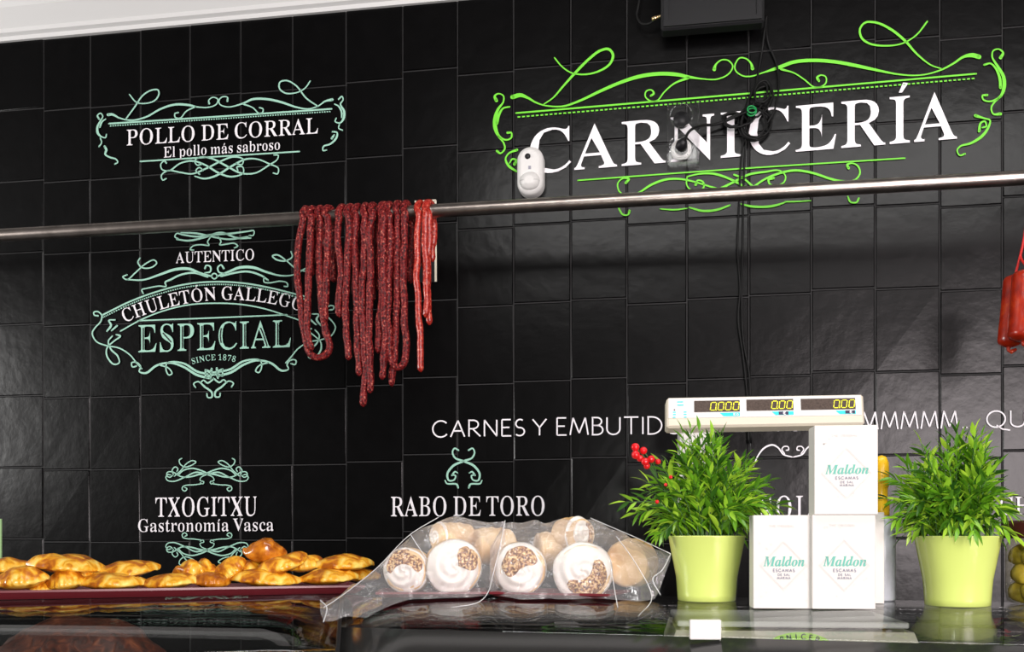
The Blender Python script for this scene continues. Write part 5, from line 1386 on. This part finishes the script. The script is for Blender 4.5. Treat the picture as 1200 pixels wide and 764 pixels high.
# ------------------------------------------------------------------ potted plants
def potted_plant(cx, d, label, seed, ext, berries=None, n_st=62, lean=0.0, rt=.067, rb=.0500, hp=.114):
    base = P(cx, HY, d); zb = glass_z(base.x, base.y - rb) + .0005
    base.z = zb
    t = thing('potted_plant', base, label, 'plant', 'lime pots of leafy greenery on the glass counter')
    prof_ = [(rb * .9, 0), (rb, .002), (rb * 1.01, .012), (rb * 1.035, .03), (rb * 1.06, hp * .38), (rt * .985, hp * .97), (rt, hp * .985), (rt * 1.004, hp), (rt * .975, hp), (rt * .95, hp * .94), (rb * 1.02, hp * .75), (rb * .9, hp * .74)]
    b = MB(); b.lathe(prof_, base, 56); fix_normals(b.build('pot', M_POT, t))
    b = MB(); b.lathe([(rt * .90, hp * .80), (rt * .90, hp * .90), (rt * .5, hp * .93), (.001, hp * .94)], base, 32); fix_normals(b.build('soil', M_SOIL, t))
    r = random.Random(seed)
    stems = MB(); leaves = MB()
    o = base + Vector((0, 0, hp * .92))
    L_, R_, UP = ext
    def leaf(p, dr, ln, wd, roll):
        dr = dr.normalized(); side = dr.cross(Vector((0, 0, 1)))
        if side.length < .05: side = Vector((1, 0, 0))
        side.normalize(); up = side.cross(dr)
        c_, s_ = math.cos(roll), math.sin(roll)
        side, up = side * c_ + up * s_, up * c_ - side * s_
        prof_ = [(0, .0), (.18, .62), (.40, 1.0), (.65, .78), (.86, .34), (1.0, 0)]
        vs = []; fs = []
        for s, w_ in prof_:
            c = p + dr * ln * s - up * (ln * .22 * s * s)
            vs += [c - side * wd * w_ + up * wd * w_ * .35, c, c + side * wd * w_ + up * wd * w_ * .35]
        for k in range(len(prof_) - 1):
            fs += [(3 * k, 3 * k + 1, 3 * k + 4, 3 * k + 3), (3 * k + 1, 3 * k + 2, 3 * k + 5, 3 * k + 4)]
        leaves.add(vs, fs, 0, True)
    for i in range(n_st):
        az = r.uniform(0, 2 * math.pi)
        f_ = r.random() ** .62                       # 0 upright .. 1 spread flat
        rad = (.012 + .045 * f_) * r.uniform(.6, 1)
        st = o + Vector((math.cos(az) * rad, math.sin(az) * rad, -.004))
        hx = (R_ if math.cos(az) > 0 else L_) * f_ * r.uniform(.72, 1.03)
        hz = UP * (1 - .80 * f_ ** 2.2) * r.uniform(.78, 1.04)
        if i >= n_st - 12:                          # low sprigs leaning out over the rim
            f_ = 1; hx = min(L_ if math.cos(az) < 0 else R_, r.uniform(.070, .092)); hz = r.uniform(.002, .040)
        tip = o + Vector((math.cos(az) * hx + lean * (1 - f_), math.sin(az) * (.095) * f_, hz))
        mid = st.lerp(tip, .5) + Vector((-math.cos(az) * .012 * f_, 0, .028 * f_ + .006))
        pts = [Vector(q) for q in spline([tuple(st), tuple(mid), tuple(tip)], 8)]
        stems.tube(pts, [.0014 - .0008 * k / (len(pts) - 1) for k in range(len(pts))], 5, caps=False)
        m = len(pts); nl = r.randint(15, 20)
        for k in range(nl):
            q = .10 + .90 * k / (nl - 1); i0 = min(m - 2, int(q * (m - 1)))
            p = pts[i0].lerp(pts[i0 + 1], q * (m - 1) - i0)
            tan = (pts[i0 + 1] - pts[i0]).normalized()
            sd = tan.cross(Vector((r.uniform(-.4, .4), r.uniform(-1, -.2), r.uniform(-.3, .6)))).normalized() * (1 if k % 2 else -1)
            dr = tan * r.uniform(.75, 1.2) + sd * r.uniform(.4, .85) + Vector((0, -.12, -.03))
            if k == nl - 1: dr = tan
            ln = r.uniform(.026, .043) * (1 - .25 * q)
            leaf(p, dr, ln, ln * r.uniform(.11, .16), r.uniform(-.8, .8))
    # a sprig drooping over the rim
    fix = stems.build('stem', M_STEM, t)
    lo = leaves.build('foliage', M_LEAF, t)
    if berries:
        for x, y, rr, dd in berries:
            b = MB(); p = P(x, y, d + dd); b.sphere(p, rr, 14, 9); b.build('berry', M_BERRY, t)
        b = MB()
        for x, y, rr, dd in berries[:7]:
            p = P(x, y, d + dd); e = P(770, 562, d - .02)
            b.tube(spline([tuple(p), tuple(p.lerp(e, .4) + Vector((0, 0, .006))), tuple(e)], 5), .0009, 5)
        e = P(770, 562, d - .02); b.tube([e, e.lerp(o, .6), o], .0014, 5)
        b.build('berry_twig', M_STEM, t)
    return t


BR = [(744.5, 524, .0072, -.03), (754, 528, .0066, -.03), (745, 533, .0074, -.035), (750, 537, .0062, -.028), (756, 541, .0068, -.035), (763, 538, .0066, -.036), (758, 546, .0058, -.03), (771, 541, .005, -.03),
      (786, 559, .0032, -.07), (780, 568, .003, -.07), (770, 588, .0034, -.07)]
potted_plant(828, 1.79, 'bushy green plant with red berries in a lime pot, left of the white boxes', 3, (.164, .138, .192), BR, 84)
potted_plant(1122, 1.668, 'bushy green plant without berries in a lime pot, right of the white boxes', 12, (.150, .078, .184), None, 84, lean=.014)

# drooping sprig with leaves over the right side of the left pot is part of that plant's foliage

# ------------------------------------------------------------------ white salt cartons
BU = (BB - CB).normalized()                       # along the right counter
BNV = Vector((BU.y, -BU.x, 0))


def carton(xl, d, zb, label, w=.099, h=.1545, dp=.050, roll=0.0, yaw=None, lettered=True):
    # front lower left corner seen at column xl, depth d
    o = P(xl, HY, d); o.z = zb
    ya = math.atan2(BU.y, BU.x) * .35 if yaw is None else math.radians(yaw)
    M = Matrix.Translation(o) @ Matrix.Rotation(ya, 4, 'Z') @ Matrix.Rotation(math.radians(roll), 4, 'Y')
    t = thing('salt_carton', o, label, 'box', 'white cartons with teal lettering stacked on the counter')
    b = MB(); b.box((0, 0, 0), (w, dp, h), M=M, bev=.0008); fix_normals(b.build('carton_body', M_CARD, t))
    b = MB()
    for z0 in (.0002, h - .0007):
        b.box((.001, .001, z0), (w - .001, dp - .001, z0 + .0012 if z0 > .01 else z0 + .0001), M=M)
    b.box((w - .0002, .004, .002), (w + .0006, .0055, h - .002), M=M)
    b.build('flap_edge', M_CARDSIDE, t)
    if lettered:
        fn = lambda x, y: M @ Vector((x * w, -.0006, (1 - y) * h))
        S = h / w
        b = MB(); serif(b, 'Maldon', [(.165, .545), (.855, .545)], .105, fn, kind='I'); b.build('lettering', M_TEAL, t)
        b = MB(); pen(b, 'ESCAMAS', .33, .605, .69, .605, .030, .010, fn, gap=.35); pen(b, 'DE SAL', .41, .648, .61, .648, .022, .008, fn, gap=.35); pen(b, 'MARINA', .40, .683, .62, .683, .022, .008, fn, gap=.35)
        b.build('small_print', M_GREYINK, t)
        b = MB(); pen(b, 'THE ORIGINAL', .27, .125, .68, .125, .024, .007, fn, gap=.35)
        b.build('top_print', M_PALEINK, t)
        b = MB()
        for s in (.40, .375):
            for (ax, ay, bx, by) in ((0, -1, 1, 0), (1, 0, 0, 1), (0, 1, -1, 0), (-1, 0, 0, -1)):
                strip(b, [(.505 + ax * s, .54 + ay * s / S * 1.05), (.505 + bx * s, .54 + by * s / S * 1.05)], fn, .006, round_end=False)
        rr_ = random.Random(int(xl))
        for k in range(26):                        # faint scattered flakes
            x, y = rr_.uniform(.1, .9), rr_.uniform(.1, .95)
            if abs(x - .5) + abs(y - .54) * S < .44: continue
            s = rr_.uniform(.010, .022); a = rr_.uniform(0, 3)
            poly(b, [(x + s * math.cos(a + q * 1.57), y + s * .65 * math.sin(a + q * 1.57)) for q in range(4)], fn)
        b.build('pale_pattern', M_PALEINK, t)
    return t


def gz_px(x, d):
    p = P(x, HY, d); return glass_z(p.x, p.y)


zb = gz_px(950, 1.71) + .0006
carton(882.8, 1.665, gz_px(920, 1.665) + .0006, 'bottom left white carton of the stack, beside the left plant', w=.0950, h=.151)
zb = gz_px(985, 1.645) + .0006
carton(952, 1.645, zb, 'bottom right white carton, carrying the top carton', w=.0985, h=.151)
carton(954.5, 1.640, zb + .1514, 'topmost white carton, standing on the bottom right one', w=.0985, h=.142)
carton(967, 1.705, gz_px(990, 1.705) + .0006, 'white carton mostly hidden behind the bottom right carton', w=.0955, h=.151, lettered=False)

# ------------------------------------------------------------------ shop scale behind the counter
SD = 1.97
so_ = P(900, HY, 1.95); so_.z = H - .305
sc = thing('shop_scale', so_, 'cream shop scale with tall customer display, behind the cartons and left plant', 'scale')
SU = Vector((1, -.05, 0)).normalized()
A, Bp = P(781.5, 501, SD), P(1014, 497, SD)
Wd = (Bp - A).length
def disp(x, y, lift=.0):                          # photo-traced marks on the tilted display face
    # face plane: through A,Bp, leaning back
    return None
U_ = (Bp - A).normalized()
A2 = P(781.5, 465.5, SD + .018); V_ = (A2 - A); Hd = V_.length; V_.normalize()
N_ = U_.cross(V_).normalized()
if N_.y > 0: N_ = -N_
MD = Matrix(((U_.x, -N_.x, V_.x, A.x), (U_.y, -N_.y, V_.y, A.y), (U_.z, -N_.z, V_.z, A.z), (0, 0, 0, 1)))   # x along, y back, z up the face
b = MB(); b.box((0, 0, 0), (Wd, .032, Hd), M=MD, bev=.004); fix_normals(b.build('display_head', M_CREAM, sc))
px2 = Wd / 232.0
def fd(x, y, lift=.0012):                         # x,y in photo pixels of the head: x from its left edge, y down from its top edge
    return MD @ Vector((x * px2, -lift, Hd - y * px2))
face = MB(); face.box((.003, -.0008, Hd * .30), (Wd - .006, .002, Hd - .003), M=MD); face.build('display_face', M_OFFWHITE, sc)
for (x0, y0, x1, y1, txt, dx) in ((32, 5.6, 85.5, 20, '0.000', 0), (93.5, 5.2, 148.5, 19.4, '0.00', 0), (157.5, 5.4, 221.5, 19.6, '0.00', 0)):
    b = MB()
    lo = fd(x0, y1); f2 = MB()
    f2.box((x0 * px2, -.0016, Hd - y1 * px2), (x1 * px2, -.0004, Hd - y0 * px2), M=MD); w_ = f2.build('display_window', M_SCREEN, sc)
    fl = lambda x, y: fd(x, y, .0022)
    b = MB(); xr = x1 - .8
    hh = (y1 - y0) - 4.6; ww = 6.2; sl = .14
    n_ = len(txt.replace('.', ''))
    x = xr - 8.9 * n_ + 1.6
    for ch in txt:
        if ch == '.':
            poly(b, [(x - 2.6, y1 - 2.6), (x - 1.3, y1 - 2.6), (x - 1.3, y1 - 1.5), (x - 2.6, y1 - 1.5)], fl); continue
        yt, yb_ = y0 + 2.6, y0 + 2.6 + hh
        def sp(px_, py_): return (px_ + sl * (yb_ - py_), py_)
        ym = (yt + yb_) / 2
        for s_ in ([(x + .8, yt), (x + ww - .8, yt)], [(x + .8, yb_), (x + ww - .8, yb_)], [(x, yt + .5), (x, ym - .4)], [(x, ym + .4), (x, yb_ - .5)], [(x + ww, yt + .5), (x + ww, ym - .4)], [(x + ww, ym + .4), (x + ww, yb_ - .5)]):
            strip(b, [sp(*q) for q in s_], fl, .95, smooth=False, round_end=False)
        x += 8.9
    b.build('digit', M_LEDY, w_)
b = MB(); fn2 = lambda x, y: fd(x, y, .0016)
for (xa, xb, y0) in ((62, 85.5, 21.4), (123, 148.5, 21.0), (198, 221.5, 21.2)):
    b = MB(); poly(b, [(xa, y0), (xb, y0), (xb, y0 + 4.4), (xa + 4.5, y0 + 4.4)], fn2); b.build('cyan_mark', M_CYAN, sc)
for i, (x, y, w_) in enumerate([(12, 6, 7), (12, 10, 7.5), (7, 19, 3.5), (19.5, 19, 3.5), (7, 22, 3.5), (19.5, 22, 3.5), (7, 25.5, 3), (20, 25.5, 3)]):
    b = MB(); poly(b, [(x, y), (x + w_, y), (x + w_, y + 1.3), (x, y + 1.3)], fn2); b.build('cyan_mark', M_CYAN, sc)
b = MB(); fn3 = lambda x, y: fd(x, y, .0019)
for xa in (131, 209):
    b = MB(); poly(b, [(xa, 21.2), (xa + 11.5, 21.2), (xa + 11.5, 25.2), (xa, 25.2)], fn3); b.build('dark_mark', M_NAVY, sc)
b = MB(); poly(b, [(8, 16), (9.6, 16), (9.6, 17.4), (8, 17.4)], fn3)
b.build('dark_mark', M_NAVY, sc)
b = MB(); fn4 = lambda x, y: fd(x, y, .0023)
pen(b, 'K', 78, 25.2, 80.2, 25.2, 3.0, .7, fn4); strip(b, _arc(82.5, 24, 1.2, 1.1, 0, 360, 10), fn4, .6, smooth=False, round_end=False)
b.build('unit_mark', M_WHITE, sc)
for xa in (136, 214):
    b = MB(); pen(b, '€', xa, 25, xa + 3.4, 25, 3.6, .7, fn4); b.build('unit_mark', M_WHITE, sc)
# post, body, platter
b = MB(); pA = P(797, 503, SD + .03); b.box((0, 0, -.30), (.066, .05, .012), M=Matrix.Translation(pA) @ Matrix.Rotation(-.05, 4, 'Z'), bev=.004); fix_normals(b.build('post', M_OFFWHITE, sc))
ca = math.atan2(BU.y, BU.x) * .55
o = P(790, 738.5, 1.80)
zc = o.z
M = Matrix.Translation((o.x, o.y, 0)) @ Matrix.Rotation(-.11, 4, 'Z')
Wb = .412
b = MB()
vs = []
for z, ins in ((H - .300, -.012), (zc - .030, -.006), (zc, .004)):
    vs += [M @ Vector((ins, ins, z)), M @ Vector((Wb - ins, ins, z)), M @ Vector((Wb - ins, .30, z)), M @ Vector((ins, .30, z))]
b.add(vs, [(0, 3, 2, 1), (8, 9, 10, 11)] + [(k * 4 + i, k * 4 + (i + 1) % 4, k * 4 + 4 + (i + 1) % 4, k * 4 + 4 + i) for k in (0, 1) for i in range(4)])
fix_normals(b.build('scale_body', M_CREAM, sc))
b = MB(); zt = P(795, 727.5, 1.80).z; zl = P(795, 734.5, 1.80).z
b.box((.006, .004, zl), (Wb - .012, .29, zt), M=M, bev=.002); fix_normals(b.build('weighing_platter', M_OFFWHITE, sc))
b = MB(); b.box((.05, .05, zc - .002), (Wb - .05, .25, zl + .002), M=M); b.build('platter_support', M_BLACK, sc)
fb_ = lambda x, y: M @ Vector((x, -.0015 - max(0, y) * .22, zc - y))
b = MB(); poly(b, [(.215 + .060 * math.cos(a), .034 + .033 * math.sin(a)) for a in [2 * math.pi * k / 40 for k in range(40)]], fb_); st_ = b.build('round_sticker', M_LIMETAG, sc)
b = MB(); fb2 = lambda x, y: M @ Vector((x, -.0022 - max(0, y) * .22, zc - y))
word = 'CARNICERIA'; na_ = len(word)
for k, ch in enumerate(word):
    a = math.radians(-90 + (k - (na_ - 1) / 2) * 14.5)
    cx, cy = .215 + .0500 * math.cos(a), .034 + .0255 * math.sin(a); ta = math.atan2(.0255 * math.cos(a), -.0500 * math.sin(a))
    f_ = lambda x, y, cx=cx, cy=cy, ta=ta: fb2(cx + (x * math.cos(ta) - y * math.sin(ta)), cy + (x * math.sin(ta) + y * math.cos(ta)))
    wch = STROKES[ch][0] * .0085
    pen(b, ch, -wch / 2, .004, wch / 2, .004, .0085, .0019, f_)
b.build('sticker_lettering', M_BLACK, st_)
b = MB(); poly(b, [(.205, .020), (.225, .018), (.232, .030), (.200, .030)], fb2); b.build('sticker_emblem', M_RED, st_)

# small white price tag block in front of the left pot
o = P(808.5, 746.3, 1.548); o.z = gz_px(820, 1.548) + .001
tg = thing('price_tag', o, 'small blank white tag block standing in front of the left pot', 'tag')
M = Matrix.Translation(o) @ Matrix.Rotation(-.05, 4, 'Z')
b = MB(); b.box((0, 0, .006), (.047, .010, .036), M=M, bev=.0012); fix_normals(b.build('blank_card', M_OFFWHITE, tg))
b = MB(); b.box((0, -.002, 0), (.049, .014, .006), M=M, bev=.001); fix_normals(b.build('clear_foot', M_CLEAR, tg))

# pale bottle with a yellow neck behind the cartons
o = P(1033, HY, 1.785); o.z = gz_px(1033, 1.78) + .0006
bt = thing('plastic_bottle', o, 'pale plastic bottle with yellow neck behind the white cartons', 'bottle')
b = MB(); b.lathe([(.0005, 0), (.022, 0), (.0235, .003), (.0235, .118), (.021, .130), (.013, .142), (.011, .150)], o, 32); fix_normals(b.build('bottle_body', M_PALE, bt))
b = MB(); b.lathe([(.0125, .148), (.0135, .150), (.0135, .165), (.0105, .170), (.0105, .195), (.0125, .200), (.0125, .228), (.012, .240), (.008, .250), (.001, .253)], o, 24); fix_normals(b.build('neck_cap', M_YELLOW, bt))

# jar at the right edge
o = P(1219, HY, 1.70); o.z = gz_px(1219, 1.65) + .0008
jr = thing('glass_jar', o, 'glass jar with maroon lid cut by the right frame edge', 'jar')
b = MB(); b.lathe([(.001, .001), (.044, .001), (.050, .006), (.053, .020), (.053, .088), (.050, .100), (.046, .107), (.046, .112)], o, 40); fix_normals(b.build('jar_glass', M_JAR, jr))
b = MB(); b.lathe([(.050, .108), (.0565, .109), (.058, .113), (.058, .132), (.055, .137), (.001, .139)], o, 40); fix_normals(b.build('lid', M_LID, jr))
r5 = random.Random(2)
k = 0
for lev in range(3):
    for q in range(5):
        a = q * 2 * math.pi / 5 + lev * .63 + 2.6
        p = o + Vector((.028 * math.cos(a), .028 * math.sin(a), .020 + lev * .030))
        b = MB(); b.sphere(p, (.0205, .0205, .0185), 14, 9, fn=lambda v, k=k: 1 + .16 * noise.noise(v * 1.6 + Vector((k * 3, 0, 0))))
        tag(recenter(b.build('pickle', M_PICKLE)), 'one of the yellow pickled pieces packed inside the jar at the right edge', 'pickle', 'pickled pieces in the jar'); k += 1

# meat lying under the left glass
o = P(95, 745, 1.82)
b = MB(); c = P(92, 760, 1.79); c.z = H - .238
b.sphere(c, (.150, .11, .100), 40, 24, fn=lambda v: 1 + .10 * noise.noise(v * 2.2) + .05 * noise.noise(v * 7))
tag(recenter(b.build('cured_meat', M_MEAT)), 'dark reddish brown cured meat piece dimly seen under the glass, bottom left', 'meat')
for i, (x, lab) in enumerate(((-8, 'pink meat piece just visible under the glass at the bottom left corner'), (235, 'pink meat piece under the glass right of the dark cured piece'))):
    b = MB(); c = P(x, 764, 1.77); c.z = H - .262
    b.sphere(c, (.10, .09, .045), 26, 14, fn=lambda v, i=i: 1 + .18 * noise.noise(v * 2 + Vector((i * 5, 0, 0))))
    tag(recenter(b.build('meat_cut', M_PINK)), lab, 'meat', 'pink meat cuts under the glass')
